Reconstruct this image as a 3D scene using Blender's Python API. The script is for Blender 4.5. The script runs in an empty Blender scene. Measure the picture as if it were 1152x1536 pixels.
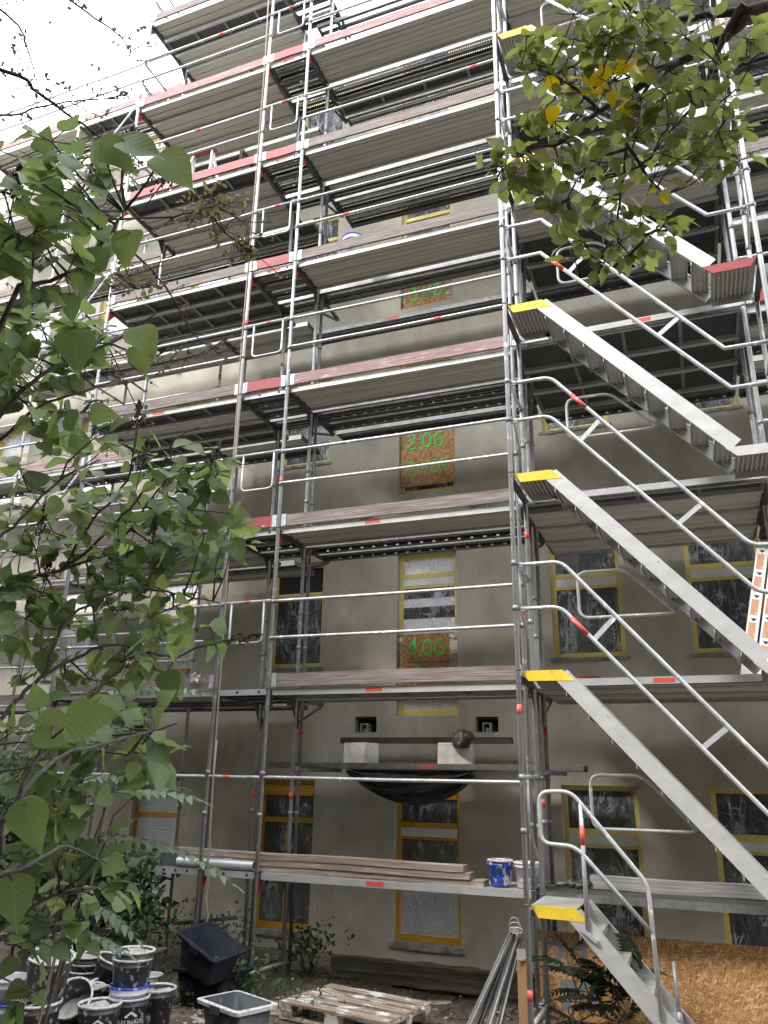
import bpy, math, random
from mathutils import Vector, Matrix, Quaternion, noise as mnoise
rnd = random.Random(7)
S = bpy.context.scene
COL = S.collection
rad = math.radians
# ------------------------------------------------------------------ camera
F_PX, W_PX, H_PX = 1176.36, 1152, 1536
CAM = Vector((4.74365, -8.34037, 3.02241))
RM = Matrix(((0.93161353, -0.3490362, 0.10134083), (0.36304862, 0.88056913, -0.30462059), (0.017086, 0.32058032, 0.94706723)))
cam = bpy.data.cameras.new('camera'); cam.sensor_fit = 'VERTICAL'; cam.sensor_height = 24; cam.lens = 24 * F_PX / H_PX
cam.clip_start = 0.05; cam.clip_end = 500
co = bpy.data.objects.new('camera', cam); COL.objects.link(co)
co.matrix_world = Matrix.Translation(CAM) @ (RM @ Matrix.Rotation(math.pi / 2, 3, 'X')).to_4x4()
S.camera = co
def ray(u, v): return RM @ Vector(((u - 576) / F_PX, 1, -(v - 768) / F_PX))
def at_y(u, v, y): d = ray(u, v); return CAM + d * ((y - CAM.y) / d.y)
def at_z(u, v, z): d = ray(u, v); return CAM + d * ((z - CAM.z) / d.z)
def at_d(u, v, t): return CAM + ray(u, v).normalized() * t
# ------------------------------------------------------------------ light
w = bpy.data.worlds.new('World'); S.world = w; w.use_nodes = True
nt = w.node_tree; N = nt.nodes; L = nt.links
bg = N['Background']; sky = N.new('ShaderNodeTexSky'); sky.sky_type = 'NISHITA'; sky.sun_disc = False
SUN_EL, SUN_AZ = 45, 221
sky.sun_elevation = rad(SUN_EL); sky.sun_rotation = rad(SUN_AZ); sky.dust_density = 4; sky.air_density = 1
tc = N.new('ShaderNodeTexCoord'); nz = N.new('ShaderNodeTexNoise'); nz.inputs['Scale'].default_value = 2.2; nz.inputs['Detail'].default_value = 5
rp = N.new('ShaderNodeValToRGB'); rp.color_ramp.elements[0].position = .3; rp.color_ramp.elements[1].position = .75
rp.color_ramp.elements[0].color = (9.5, 10.0, 10.8, 1); rp.color_ramp.elements[1].color = (14, 14.1, 14.2, 1)
mx = N.new('ShaderNodeMix'); mx.data_type = 'RGBA'; mx.inputs[0].default_value = .86
L.new(tc.outputs['Generated'], nz.inputs['Vector']); L.new(nz.outputs['Fac'], rp.inputs['Fac'])
L.new(sky.outputs['Color'], mx.inputs[6]); L.new(rp.outputs['Color'], mx.inputs[7]); L.new(mx.outputs[2], bg.inputs['Color'])
bg.inputs['Strength'].default_value = .135
sl = bpy.data.lights.new('sun', 'SUN'); sl.energy = 1.35; sl.angle = rad(12); sl.color = (1, .96, .9)
so = bpy.data.objects.new('sun', sl); COL.objects.link(so)
# sky texture rotation: azimuth measured from +Y towards +X
az = rad(SUN_AZ); sd = Vector((math.sin(az) * math.cos(rad(SUN_EL)), math.cos(az) * math.cos(rad(SUN_EL)), math.sin(rad(SUN_EL))))
so.rotation_euler = sd.to_track_quat('Z', 'Y').to_euler(); so.location = (0, -10, 30)
S.view_settings.view_transform = 'Standard'; S.view_settings.look = 'None'; S.view_settings.gamma = 1
S.view_settings.exposure = 1.62
S.cycles.max_bounces = 7; S.cycles.transparent_max_bounces = 24; S.cycles.use_denoising = True
# ------------------------------------------------------------------ materials
def rgb(c): return (c[0], c[1], c[2], 1)
def new_mat(name):
    m = bpy.data.materials.new(name); m.use_nodes = True
    return m, m.node_tree.nodes, m.node_tree.links, m.node_tree.nodes['Principled BSDF']
def ramp(N, stops):
    r = N.new('ShaderNodeValToRGB'); e = r.color_ramp.elements
    while len(e) < len(stops): e.new(.5)
    for i, (p, c) in enumerate(stops):
        e[i].position = p; e[i].color = rgb(c) if not isinstance(c, (int, float)) else (c, c, c, 1)
    return r
def mapping(N, L, scale, coord='Object', rot=(0, 0, 0)):
    t = N.new('ShaderNodeTexCoord'); m = N.new('ShaderNodeMapping'); m.inputs['Scale'].default_value = scale; m.inputs['Rotation'].default_value = rot
    L.new(t.outputs[coord], m.inputs['Vector']); return m
def mat(name, c1, c2=None, rough=.6, metal=0, scale=(6, 6, 6), lo=.35, hi=.65, detail=6, bump=0, spots=None, spot_scale=(14, 14, 14), spot_lo=.62, spot_hi=.68, spec=.5, distort=0, rough2=None):
    m, N, L, b = new_mat(name)
    b.inputs['Roughness'].default_value = rough; b.inputs['Metallic'].default_value = metal; b.inputs['Specular IOR Level'].default_value = spec
    if c2 is None: c2 = tuple(x * .8 for x in c1)
    mp = mapping(N, L, scale); n = N.new('ShaderNodeTexNoise'); n.inputs['Scale'].default_value = 1; n.inputs['Detail'].default_value = detail; n.inputs['Roughness'].default_value = .62
    n.inputs['Distortion'].default_value = distort
    L.new(mp.outputs[0], n.inputs['Vector'])
    r = ramp(N, [(lo, c1), (hi, c2)]); L.new(n.outputs['Fac'], r.inputs['Fac']); out = r.outputs['Color']
    if spots:
        mp2 = mapping(N, L, spot_scale); n2 = N.new('ShaderNodeTexNoise'); n2.inputs['Scale'].default_value = 1; n2.inputs['Detail'].default_value = 5; n2.inputs['Roughness'].default_value = .6
        L.new(mp2.outputs[0], n2.inputs['Vector']); r2 = ramp(N, [(spot_lo, 0.), (spot_hi, 1.)]); L.new(n2.outputs['Fac'], r2.inputs['Fac'])
        x = N.new('ShaderNodeMix'); x.data_type = 'RGBA'; L.new(r2.outputs['Color'], x.inputs[0]); L.new(out, x.inputs[6]); x.inputs[7].default_value = rgb(spots); out = x.outputs[2]
    L.new(out, b.inputs['Base Color'])
    if rough2 is not None:
        rr = N.new('ShaderNodeMapRange'); rr.inputs[3].default_value = rough; rr.inputs[4].default_value = rough2; L.new(n.outputs['Fac'], rr.inputs[0]); L.new(rr.outputs[0], b.inputs['Roughness'])
    if bump:
        bp = N.new('ShaderNodeBump'); bp.inputs['Strength'].default_value = bump; bp.inputs['Distance'].default_value = .02
        L.new(n.outputs['Fac'], bp.inputs['Height']); L.new(bp.outputs['Normal'], b.inputs['Normal'])
    return m
M = {}
M['galv'] = mat('galvanised_steel', (.5, .51, .525), (.33, .34, .35), .45, .3, (9, 9, 4), .3, .7, spots=(.76, .75, .72), spot_scale=(14, 14, 7), spot_lo=.6, spot_hi=.66, rough2=.6)
M['galv_dull'] = mat('weathered_steel', (.27, .275, .275), (.17, .17, .165), .5, .5, (8, 8, 8), spots=(.42, .41, .38), spot_lo=.64, spot_hi=.7)
M['dark_steel'] = mat('dark_transom_steel', (.13, .13, .125), (.075, .075, .07), .55, .5, (9, 9, 9), spots=(.25, .24, .2), spot_lo=.66, spot_hi=.72)
M['alu'] = mat('aluminium', (.5, .505, .51), (.385, .385, .38), .5, .3, (5, 9, 9), .3, .7, 8, rough2=.62, spots=(.27, .26, .24), spot_scale=(16, 22, 22), spot_lo=.66, spot_hi=.72)
M['alu_dull'] = mat('dull_aluminium', (.5, .49, .46), (.36, .35, .32), .5, .35, (3, 12, 12), .3, .7)
M['ridge'] = mat('ridged_aluminium_underside', (.58, .56, .5), (.41, .39, .335), .55, .1, (.5, 26, 4), .3, .7, spots=(.5, .4, .12), spot_scale=(.35, 40, 40), spot_lo=.72, spot_hi=.76)
M['ply'] = mat('dark_film_faced_plywood', (.055, .053, .052), (.03, .03, .032), .5, 0, (3, 3, 3), spots=(.13, .125, .12), spot_scale=(5, 5, 5), spot_lo=.62, spot_hi=.75)
M['wood_grey'] = mat('weathered_grey_timber', (.29, .26, .245), (.125, .1, .095), .85, 0, (1.6, 30, 55), .36, .64, 9, .5, spots=(.2, .12, .115), spot_scale=(3.5, 30, 40), spot_lo=.52, spot_hi=.62)
M['wood_pink'] = mat('faded_red_timber', (.34, .235, .23), (.215, .125, .125), .8, 0, (1.6, 30, 45), .34, .64, 9, .4, spots=(.5, .42, .4), spot_scale=(4, 34, 40), spot_lo=.58, spot_hi=.64)
M['wood_red'] = mat('red_painted_timber', (.3, .045, .05), (.22, .03, .035), .6, 0, (3, 10, 10), .3, .7, spots=(.55, .5, .47), spot_scale=(7, 16, 16), spot_lo=.66, spot_hi=.69)
M['red_paint'] = mat('red_paint', (.38, .035, .03), (.3, .02, .02), .5)
M['sticker'] = mat('red_orange_sticker', (.66, .1, .075), (.55, .07, .05), .5, spots=(.75, .45, .4), spot_scale=(40, 60, 60), spot_lo=.6, spot_hi=.66)
M['yellow'] = mat('yellow_paint', (.78, .56, .04), (.66, .45, .03), .5, 0, (6, 6, 6), .3, .7, spots=(.4, .34, .12), spot_scale=(22, 22, 22), spot_lo=.62, spot_hi=.68)
M['win_yellow'] = mat('pale_yellow_window_timber', (.78, .66, .24), (.66, .52, .15), .55, 0, (4, 4, 14), .3, .7, spots=(.74, .68, .5), spot_scale=(14, 14, 14), spot_lo=.64, spot_hi=.7)
M['win_orange'] = mat('orange_yellow_window_timber', (.66, .36, .035), (.52, .26, .02), .45, 0, (4, 4, 14), .3, .7)
M['plaster_patch'] = mat('fresh_mortar', (.3, .3, .285), (.13, .13, .12), .9, 0, (9, 9, 9), bump=.4)
M['concrete'] = mat('pale_concrete', (.8, .78, .72), (.58, .56, .5), .9, 0, (7, 7, 7), bump=.3, spots=(.25, .16, .1), spot_scale=(5, 5, 5), spot_lo=.64, spot_hi=.76)
M['stone'] = mat('old_stone_ledge', (.34, .33, .29), (.16, .15, .13), .95, 0, (10, 10, 10), bump=.8)
M['beam_steel'] = mat('dark_brown_primer_steel', (.07, .05, .05), (.045, .032, .034), .55, .2)
M['black'] = mat('dark_opening', (.012, .012, .012), (.02, .02, .02), .9)
M['glass'] = mat('dark_window_glass', (.018, .02, .024), (.03, .032, .035), .08, 0, (2, 2, 2), spec=.6)
M['curtain'] = mat('white_curtain_behind_glass', (.92, .93, .97), (.82, .83, .9), .3, 0, (8, 2, 1.2), .3, .7)
M['shutter'] = mat('white_roller_shutter', (.66, .67, .69), (.56, .57, .6), .5)
M['osb'] = None
M['bucket'] = mat('black_bucket_plastic', (.045, .047, .055), (.075, .076, .085), .45, 0, (8, 8, 8), spots=(.62, .6, .56), spot_scale=(15, 15, 12), spot_lo=.59, spot_hi=.62)
M['mortar'] = mat('dried_mortar', (.55, .53, .48), (.3, .28, .25), .95, 0, (12, 12, 12), bump=.6)
M['rim'] = mat('mortar_caked_rim', (.7, .69, .66), (.3, .3, .3), .8, 0, (22, 22, 22), .4, .7)
M['blue'] = mat('blue_bucket_plastic', (.02, .1, .62), (.02, .07, .5), .4, 0, (6, 6, 6), spots=(.75, .75, .76), spot_scale=(13, 13, 10), spot_lo=.54, spot_hi=.57)
M['blue_bag'] = mat('faded_blue_plastic_bag', (.12, .2, .5), (.5, .55, .66), .5, 0, (14, 14, 14))
M['white_pl'] = mat('white_bucket_plastic', (.72, .72, .76), (.6, .6, .68), .45, 0, (8, 8, 8), spots=(.2, .22, .45), spot_scale=(12, 12, 12), spot_lo=.62, spot_hi=.65)
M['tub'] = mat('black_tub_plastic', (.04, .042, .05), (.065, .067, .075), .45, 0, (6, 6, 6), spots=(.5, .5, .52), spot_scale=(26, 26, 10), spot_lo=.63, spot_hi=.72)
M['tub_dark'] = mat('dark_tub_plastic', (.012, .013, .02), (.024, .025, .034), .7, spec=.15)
M['rope'] = mat('hemp_rope', (.34, .28, .22), (.22, .17, .13), .9, 0, (60, 60, 60))
M['pallet'] = mat('pallet_timber', (.46, .37, .28), (.22, .155, .105), .85, 0, (2.2, 34, 34), .34, .64, 8, .4, spots=(.72, .68, .62), spot_scale=(4, 9, 9), spot_lo=.53, spot_hi=.58)
M['plank'] = mat('brown_timber_plank', (.42, .33, .27), (.2, .14, .11), .8, 0, (1.3, 26, 48), .36, .64, 9, .4, spots=(.5, .44, .39), spot_scale=(2.5, 14, 30), spot_lo=.56, spot_hi=.66)
M['post_wood'] = mat('fresh_timber', (.42, .26, .13), (.3, .17, .08), .7, 0, (14, 14, 1.5))
M['old_beam'] = mat('rotten_grey_timber', (.33, .3, .26), (.11, .095, .08), .95, 0, (.9, 22, 34), .35, .62, 9, .9)
M['foil'] = mat('black_plastic_sheet', (.02, .02, .022), (.05, .05, .052), .42, 0, (9, 5, 16), .35, .65, 6, 1.0, spots=(.34, .33, .3), spot_scale=(26, 26, 26), spot_lo=.62, spot_hi=.68)
M['silver'] = mat('silver_foil_roll', (.78, .79, .8), (.6, .64, .68), .35, .5, (1, 8, 8))
M['membrane'] = mat('grey_membrane', (.55, .55, .54), (.42, .42, .42), .7)
M['orange_lbl'] = mat('orange_label', (.6, .33, .2), (.52, .26, .15), .6, spots=(.8, .7, .6), spot_scale=(40, 40, 40), spot_lo=.6, spot_hi=.66)
M['white'] = mat('white_paint', (.8, .8, .79), (.66, .66, .65), .6)
M['brick'] = mat('orange_brick', (.62, .24, .08), (.5, .17, .05), .8)
M['green'] = mat('green_spray_paint', (.05, .75, .12), (.06, .62, .1), .6)
M['grey_paint'] = mat('blue_grey_paint', (.17, .19, .25), (.22, .23, .27), .7)
M['bark'] = mat('dark_bark', (.075, .06, .055), (.035, .03, .03), .9, 0, (30, 30, 30), bump=.5)
M['bark_light'] = mat('grey_brown_bark', (.17, .14, .12), (.09, .075, .065), .9, 0, (30, 30, 30), bump=.4)
M['seed'] = mat('dry_seed_heads', (.05, .03, .03), (.09, .055, .05), .9)
M['red_bowl'] = mat('rust_red_plastic', (.3, .06, .04), (.22, .04, .03), .6)

def plaster():
    m, N, L, b = new_mat('base_coat_plaster'); b.inputs['Roughness'].default_value = .85; b.inputs['Specular IOR Level'].default_value = .25
    mp = mapping(N, L, (.9, .9, .55)); n = N.new('ShaderNodeTexNoise'); n.inputs['Scale'].default_value = 1; n.inputs['Detail'].default_value = 7; n.inputs['Roughness'].default_value = .6
    L.new(mp.outputs[0], n.inputs['Vector'])
    r = ramp(N, [(.3, (.345, .31, .245)), (.5, (.41, .382, .318)), (.7, (.5, .483, .435))]); L.new(n.outputs['Fac'], r.inputs['Fac'])
    mp2 = mapping(N, L, (3.2, 3.2, 2.4)); n2 = N.new('ShaderNodeTexNoise'); n2.inputs['Scale'].default_value = 1; n2.inputs['Detail'].default_value = 8
    L.new(mp2.outputs[0], n2.inputs['Vector']); r2 = ramp(N, [(.35, (.9, .9, .89)), (.7, (1.06, 1.055, 1.04))]); L.new(n2.outputs['Fac'], r2.inputs['Fac'])
    x = N.new('ShaderNodeMix'); x.data_type = 'RGBA'; x.blend_type = 'MULTIPLY'; x.inputs[0].default_value = 1
    L.new(r.outputs['Color'], x.inputs[6]); L.new(r2.outputs['Color'], x.inputs[7])
    out = x.outputs[2]
    for sc_, dist, lo, hi, col in ((1.3, 1.2, .6, .66, (1.13, 1.13, 1.14, 1)), (2.6, .6, .68, .71, (.86, .85, .83, 1)), (26, 0, .7, .73, (.8, .79, .77, 1))):
        mpa = mapping(N, L, (sc_, sc_, sc_ * .8)); na = N.new('ShaderNodeTexNoise'); na.inputs['Scale'].default_value = 1; na.inputs['Detail'].default_value = 7; na.inputs['Distortion'].default_value = dist; na.inputs['Roughness'].default_value = .65
        L.new(mpa.outputs[0], na.inputs['Vector']); ra = ramp(N, [(lo, (1, 1, 1)), (hi, col[:3])]); L.new(na.outputs['Fac'], ra.inputs['Fac'])
        xa = N.new('ShaderNodeMix'); xa.data_type = 'RGBA'; xa.blend_type = 'MULTIPLY'; xa.inputs[0].default_value = 1; L.new(out, xa.inputs[6]); L.new(ra.outputs['Color'], xa.inputs[7]); out = xa.outputs[2]
    L.new(out, b.inputs['Base Color'])
    mp3 = mapping(N, L, (30, 30, 30)); n3 = N.new('ShaderNodeTexNoise'); n3.inputs['Detail'].default_value = 6; n3.inputs['Scale'].default_value = 1; L.new(mp3.outputs[0], n3.inputs['Vector'])
    bp = N.new('ShaderNodeBump'); bp.inputs['Strength'].default_value = .25; bp.inputs['Distance'].default_value = .01; L.new(n3.outputs['Fac'], bp.inputs['Height']); L.new(bp.outputs['Normal'], b.inputs['Normal'])
    return m
M['plaster'] = plaster()
def osb(name, tint=1.0):
    m, N, L, b = new_mat(name); b.inputs['Roughness'].default_value = .75
    outs = []
    for rot, sc_ in ((.15, (7, 7, 30)), (-.75, (9, 9, 34)), (1.1, (8, 8, 32))):
        rotn = N.new('ShaderNodeMapping'); rotn.inputs['Rotation'].default_value = (0, rot, 0); t = N.new('ShaderNodeTexCoord'); L.new(t.outputs['Object'], rotn.inputs['Vector'])
        mp = N.new('ShaderNodeMapping'); mp.inputs['Scale'].default_value = sc_; L.new(rotn.outputs[0], mp.inputs['Vector'])
        v = N.new('ShaderNodeTexVoronoi'); v.inputs['Scale'].default_value = 2.7; L.new(mp.outputs[0], v.inputs['Vector'])
        sp = N.new('ShaderNodeSeparateColor'); L.new(v.outputs['Color'], sp.inputs[0]); outs.append(sp.outputs)
    def sel(fac_in, thr, A, B):
        g_ = N.new('ShaderNodeMath'); g_.operation = 'GREATER_THAN'; L.new(fac_in, g_.inputs[0]); g_.inputs[1].default_value = thr
        x = N.new('ShaderNodeMix'); L.new(g_.outputs[0], x.inputs[0]); L.new(A, x.inputs[2]); L.new(B, x.inputs[3]); return x.outputs[0]
    f = sel(outs[0][1], .45, outs[1][0], outs[0][0]); f = sel(outs[2][1], .6, f, outs[2][0])
    r = ramp(N, [(0, (.24 * tint, .115 * tint, .042 * tint)), (.5, (.42 * tint, .225 * tint, .088 * tint)), (.9, (.56 * tint, .34 * tint, .155 * tint)), (1, (.66 * tint, .46 * tint, .26 * tint))]); L.new(f, r.inputs['Fac'])
    L.new(r.outputs['Color'], b.inputs['Base Color'])
    bp = N.new('ShaderNodeBump'); bp.inputs['Strength'].default_value = .35; bp.inputs['Distance'].default_value = .004; L.new(f, bp.inputs['Height']); L.new(bp.outputs['Normal'], b.inputs['Normal'])
    return m
M['osb'] = osb('oriented_strand_board', 1.1); M['osb_dark'] = osb('reddish_strand_board', .88)
def perforated(name, c, px, py, r, axes='XY', elong=1):
    """steel sheet with punched holes (alpha) on a regular grid"""
    m, N, L, b = new_mat(name); b.inputs['Base Color'].default_value = rgb(c); b.inputs['Roughness'].default_value = .5; b.inputs['Metallic'].default_value = .4
    t = N.new('ShaderNodeTexCoord'); s = N.new('ShaderNodeSeparateXYZ'); L.new(t.outputs['Object'], s.inputs[0])
    def mth(op, a, bb=None):
        q = N.new('ShaderNodeMath'); q.operation = op
        for i, v in enumerate((a, bb)):
            if v is None: continue
            if isinstance(v, (int, float)): q.inputs[i].default_value = v
            else: L.new(v, q.inputs[i])
        return q.outputs[0]
    a0, b0 = s.outputs[axes[0]], s.outputs[axes[1]]
    v = mth('DIVIDE', b0, py); row = mth('FLOOR', v)
    sh = mth('MULTIPLY', mth('MODULO', mth('ABSOLUTE', row), 2.0), .5)
    u = mth('ADD', mth('DIVIDE', a0, px), sh)
    fu = mth('MULTIPLY', mth('SUBTRACT', mth('FRACT', u), .5), px / elong); fv = mth('MULTIPLY', mth('SUBTRACT', mth('FRACT', v), .5), py)
    d = mth('SQRT', mth('ADD', mth('MULTIPLY', fu, fu), mth('MULTIPLY', fv, fv)))
    al = mth('GREATER_THAN', d, r); L.new(al, b.inputs['Alpha']); return m
M['perf'] = perforated('perforated_steel_sheet', (.15, .15, .15), .038, .032, .0122)
M['slot'] = perforated('slotted_steel_flange', (.1, .1, .1), .17, .075, .011, 'XZ', 1.9)
def film():
    m, N, L, b = new_mat('crinkled_clear_film'); b.inputs['Base Color'].default_value = (.86, .88, .92, 1); b.inputs['Roughness'].default_value = .2; b.inputs['Specular IOR Level'].default_value = .8
    fac = None
    for sc_, rot, wdt in (((6, 6, 1.3), (0, .2, 0), .05), ((9, 9, 2.2), (0, -.45, 0), .045), ((3, 3, 6), (0, .6, 0), .03)):
        mp = mapping(N, L, sc_, 'Object', rot); n = N.new('ShaderNodeTexNoise'); n.inputs['Scale'].default_value = 1; n.inputs['Detail'].default_value = 3; n.inputs['Distortion'].default_value = .7
        L.new(mp.outputs[0], n.inputs['Vector'])
        q = N.new('ShaderNodeMath'); q.operation = 'SUBTRACT'; L.new(n.outputs['Fac'], q.inputs[0]); q.inputs[1].default_value = .5
        q2 = N.new('ShaderNodeMath'); q2.operation = 'ABSOLUTE'; L.new(q.outputs[0], q2.inputs[0])
        rr = ramp(N, [(0, 1.), (wdt, 0.)]); L.new(q2.outputs[0], rr.inputs['Fac'])
        if fac is None: fac = rr.outputs['Color']; hgt = n.outputs['Fac']
        else: x = N.new('ShaderNodeMath'); x.operation = 'MAXIMUM'; L.new(fac, x.inputs[0]); L.new(rr.outputs['Color'], x.inputs[1]); fac = x.outputs[0]
    mp = mapping(N, L, (3, 3, 2)); nn = N.new('ShaderNodeTexNoise'); nn.inputs['Scale'].default_value = 1.2; nn.inputs['Detail'].default_value = 3; L.new(mp.outputs[0], nn.inputs['Vector'])
    msk = ramp(N, [(.4, .04), (.68, .46)]); L.new(nn.outputs['Fac'], msk.inputs['Fac'])
    y = N.new('ShaderNodeMath'); y.operation = 'MULTIPLY'; L.new(fac, y.inputs[0]); L.new(msk.outputs['Color'], y.inputs[1])
    z = N.new('ShaderNodeMath'); z.operation = 'ADD'; z.use_clamp = True; L.new(y.outputs[0], z.inputs[0]); z.inputs[1].default_value = .07; L.new(z.outputs[0], b.inputs['Alpha'])
    bp = N.new('ShaderNodeBump'); bp.inputs['Strength'].default_value = .7; bp.inputs['Distance'].default_value = .03; L.new(hgt, bp.inputs['Height']); L.new(bp.outputs['Normal'], b.inputs['Normal'])
    return m
M['film'] = film()
def leafmat(name, c1, c2, trans=.35, rough=.45, spots=None, veins=7, hue=.485):
    m, N, L, b = new_mat(name); b.inputs['Roughness'].default_value = rough; b.inputs['Specular IOR Level'].default_value = .4
    g = N.new('ShaderNodeNewGeometry'); r = ramp(N, [(0, c1), (.8, c2)] + ([(.97, spots)] if spots else [])); L.new(g.outputs['Random Per Island'], r.inputs['Fac'])
    def mth(op, a, bb=None):
        q = N.new('ShaderNodeMath'); q.operation = op
        for i, v in enumerate((a, bb)):
            if v is None: continue
            if isinstance(v, (int, float)): q.inputs[i].default_value = v
            else: L.new(v, q.inputs[i])
        return q.outputs[0]
    at = N.new('ShaderNodeAttribute'); at.attribute_name = 'leafuv'; sp = N.new('ShaderNodeSeparateXYZ'); L.new(at.outputs['Vector'], sp.inputs[0])
    sd_ = mth('ABSOLUTE', sp.outputs[0]); v = mth('FRACT', mth('MULTIPLY', mth('SUBTRACT', sp.outputs[1], mth('MULTIPLY', sd_, .75)), veins)); vd = mth('ABSOLUTE', mth('SUBTRACT', v, .5))
    ve = mth('MAXIMUM', mth('LESS_THAN', vd, .05), mth('LESS_THAN', sd_, .012))
    rib = N.new('ShaderNodeMix'); rib.data_type = 'RGBA'; L.new(mth('MULTIPLY', ve, .13), rib.inputs[0]); L.new(r.outputs['Color'], rib.inputs[6]); rib.inputs[7].default_value = (c2[0] * 2 + .03, c2[1] * 1.9 + .03, c2[2] * 1.8 + .02, 1)
    col = rib.outputs[2]; L.new(col, b.inputs['Base Color'])
    bp = N.new('ShaderNodeBump'); bp.inputs['Strength'].default_value = .12; bp.inputs['Distance'].default_value = .005; L.new(vd, bp.inputs['Height']); L.new(bp.outputs['Normal'], b.inputs['Normal'])
    t = N.new('ShaderNodeBsdfTranslucent'); hs = N.new('ShaderNodeHueSaturation'); hs.inputs['Hue'].default_value = hue; hs.inputs['Saturation'].default_value = 1.08; hs.inputs['Value'].default_value = 1.7
    L.new(col, hs.inputs['Color']); L.new(hs.outputs['Color'], t.inputs['Color'])
    x = N.new('ShaderNodeMixShader'); x.inputs[0].default_value = trans; L.new(b.outputs[0], x.inputs[1]); L.new(t.outputs[0], x.inputs[2])
    L.new(x.outputs[0], N['Material Output'].inputs['Surface']); return m
M['lilac'] = leafmat('lilac_leaf', (.07, .115, .045), (.15, .2, .07), .45, .4)
M['hornbeam'] = leafmat('hornbeam_leaf', (.08, .11, .035), (.17, .2, .06), .42, .5)
M['hb_yellow'] = leafmat('yellow_autumn_leaf', (.8, .56, .03), (.85, .66, .06), .35, .5, hue=.5)
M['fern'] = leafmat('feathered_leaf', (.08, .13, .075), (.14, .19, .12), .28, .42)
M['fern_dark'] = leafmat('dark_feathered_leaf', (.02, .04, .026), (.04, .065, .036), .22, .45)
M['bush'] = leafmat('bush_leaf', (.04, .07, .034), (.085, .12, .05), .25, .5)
M['small'] = leafmat('small_thorn_leaf', (.09, .1, .035), (.17, .16, .06), .35, .5)
M['bud'] = leafmat('grey_brown_small_leaf', (.07, .065, .05), (.12, .11, .07), .3, .6)
M['weed'] = leafmat('weed_leaf', (.05, .085, .035), (.1, .14, .05), .3, .5)
# ------------------------------------------------------------------ mesh builder
class MB:
    def __init__(s): s.v = []; s.f = []; s.mi = []; s.sm = []; s.mats = []; s.cur = 0; s.uv = {}
    def use(s, m):
        if m not in s.mats: s.mats.append(m)
        s.cur = s.mats.index(m); return s
    def face(s, idx, smooth=False): s.f.append(idx); s.mi.append(s.cur); s.sm.append(smooth)
    def box(s, x0, x1, y0, y1, z0, z1, mtx=None):
        b = len(s.v); P = [Vector(p) for p in ((x0, y0, z0), (x1, y0, z0), (x1, y1, z0), (x0, y1, z0), (x0, y0, z1), (x1, y0, z1), (x1, y1, z1), (x0, y1, z1))]
        s.v += [mtx @ p if mtx else p for p in P]
        for q in ((0, 3, 2, 1), (4, 5, 6, 7), (0, 1, 5, 4), (1, 2, 6, 5), (2, 3, 7, 6), (3, 0, 4, 7)): s.face([b + i for i in q])
        return s
    def bar(s, a, b, wd, ht, up=(0, 0, 1)):
        a = Vector(a); b = Vector(b); d = b - a; ln = d.length; d.normalize(); up = Vector(up)
        if abs(d.dot(up)) > .98: up = Vector((0, 1, 0))
        sd_ = d.cross(up).normalized(); u2 = sd_.cross(d)
        m = Matrix(((d.x, sd_.x, u2.x, a.x), (d.y, sd_.y, u2.y, a.y), (d.z, sd_.z, u2.z, a.z), (0, 0, 0, 1)))
        return s.box(0, ln, -wd / 2, wd / 2, -ht / 2, ht / 2, m)
    def tube(s, pts, r, n=10, closed=False, cap=True):
        pts = [Vector(p) for p in pts]; rs = r if isinstance(r, (list, tuple)) else [r] * len(pts)
        base = len(s.v); ref = None; k = len(pts)
        for i, p in enumerate(pts):
            if closed: d = pts[(i + 1) % k] - pts[i - 1]
            else: d = pts[min(i + 1, k - 1)] - pts[max(i - 1, 0)]
            if d.length < 1e-9: d = Vector((0, 0, 1))
            d.normalize()
            if ref is None: ref = d.orthogonal().normalized()
            ref = (ref - d * ref.dot(d))
            if ref.length < 1e-6: ref = d.orthogonal()
            ref.normalize(); q = d.cross(ref)
            for j in range(n):
                a = 2 * math.pi * j / n; s.v.append(p + (ref * math.cos(a) + q * math.sin(a)) * rs[i])
        for i in range(k if closed else k - 1):
            a0 = base + i * n; b0 = base + ((i + 1) % k) * n
            for j in range(n): s.face([a0 + j, a0 + (j + 1) % n, b0 + (j + 1) % n, b0 + j], True)
        if cap and not closed:
            s.face([base + j for j in range(n)][::-1]); s.face([base + (k - 1) * n + j for j in range(n)])
        return s
    def lathe(s, prof, n=20, mtx=None, wob=0):
        base = len(s.v); ph = rnd.random() * 6
        for (r, z) in prof:
            for j in range(n):
                a = 2 * math.pi * j / n; rr = r * (1 + wob * math.sin(2 * a + ph)); p = Vector((rr * math.cos(a), rr * math.sin(a), z)); s.v.append(mtx @ p if mtx else p)
        for i in range(len(prof) - 1):
            for j in range(n):
                a0 = base + i * n; b0 = a0 + n; s.face([a0 + j, a0 + (j + 1) % n, b0 + (j + 1) % n, b0 + j], True)
        return s
    def poly(s, pts, smooth=False): b = len(s.v); s.v += [Vector(p) for p in pts]; s.face(list(range(b, b + len(pts))), smooth); return s
    def build(s, name, m=None, parent=None, loc=None):
        me = bpy.data.meshes.new(name); me.from_pydata([tuple(p) for p in s.v], [], s.f)
        if m is not None: s.mats = [m]; s.mi = [0] * len(s.f)
        for q in s.mats: me.materials.append(q)
        if s.uv:
            at = me.attributes.new('leafuv', 'FLOAT_VECTOR', 'POINT'); buf = [0.] * (3 * len(s.v))
            for i_, (a_, b_) in s.uv.items(): buf[3 * i_] = a_; buf[3 * i_ + 1] = b_
            at.data.foreach_set('vector', buf)
        me.polygons.foreach_set('material_index', s.mi); me.polygons.foreach_set('use_smooth', s.sm); me.update()
        o = bpy.data.objects.new(name, me); COL.objects.link(o)
        if loc is not None: o.location = loc
        if parent is not None: o.parent = parent
        return o
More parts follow.
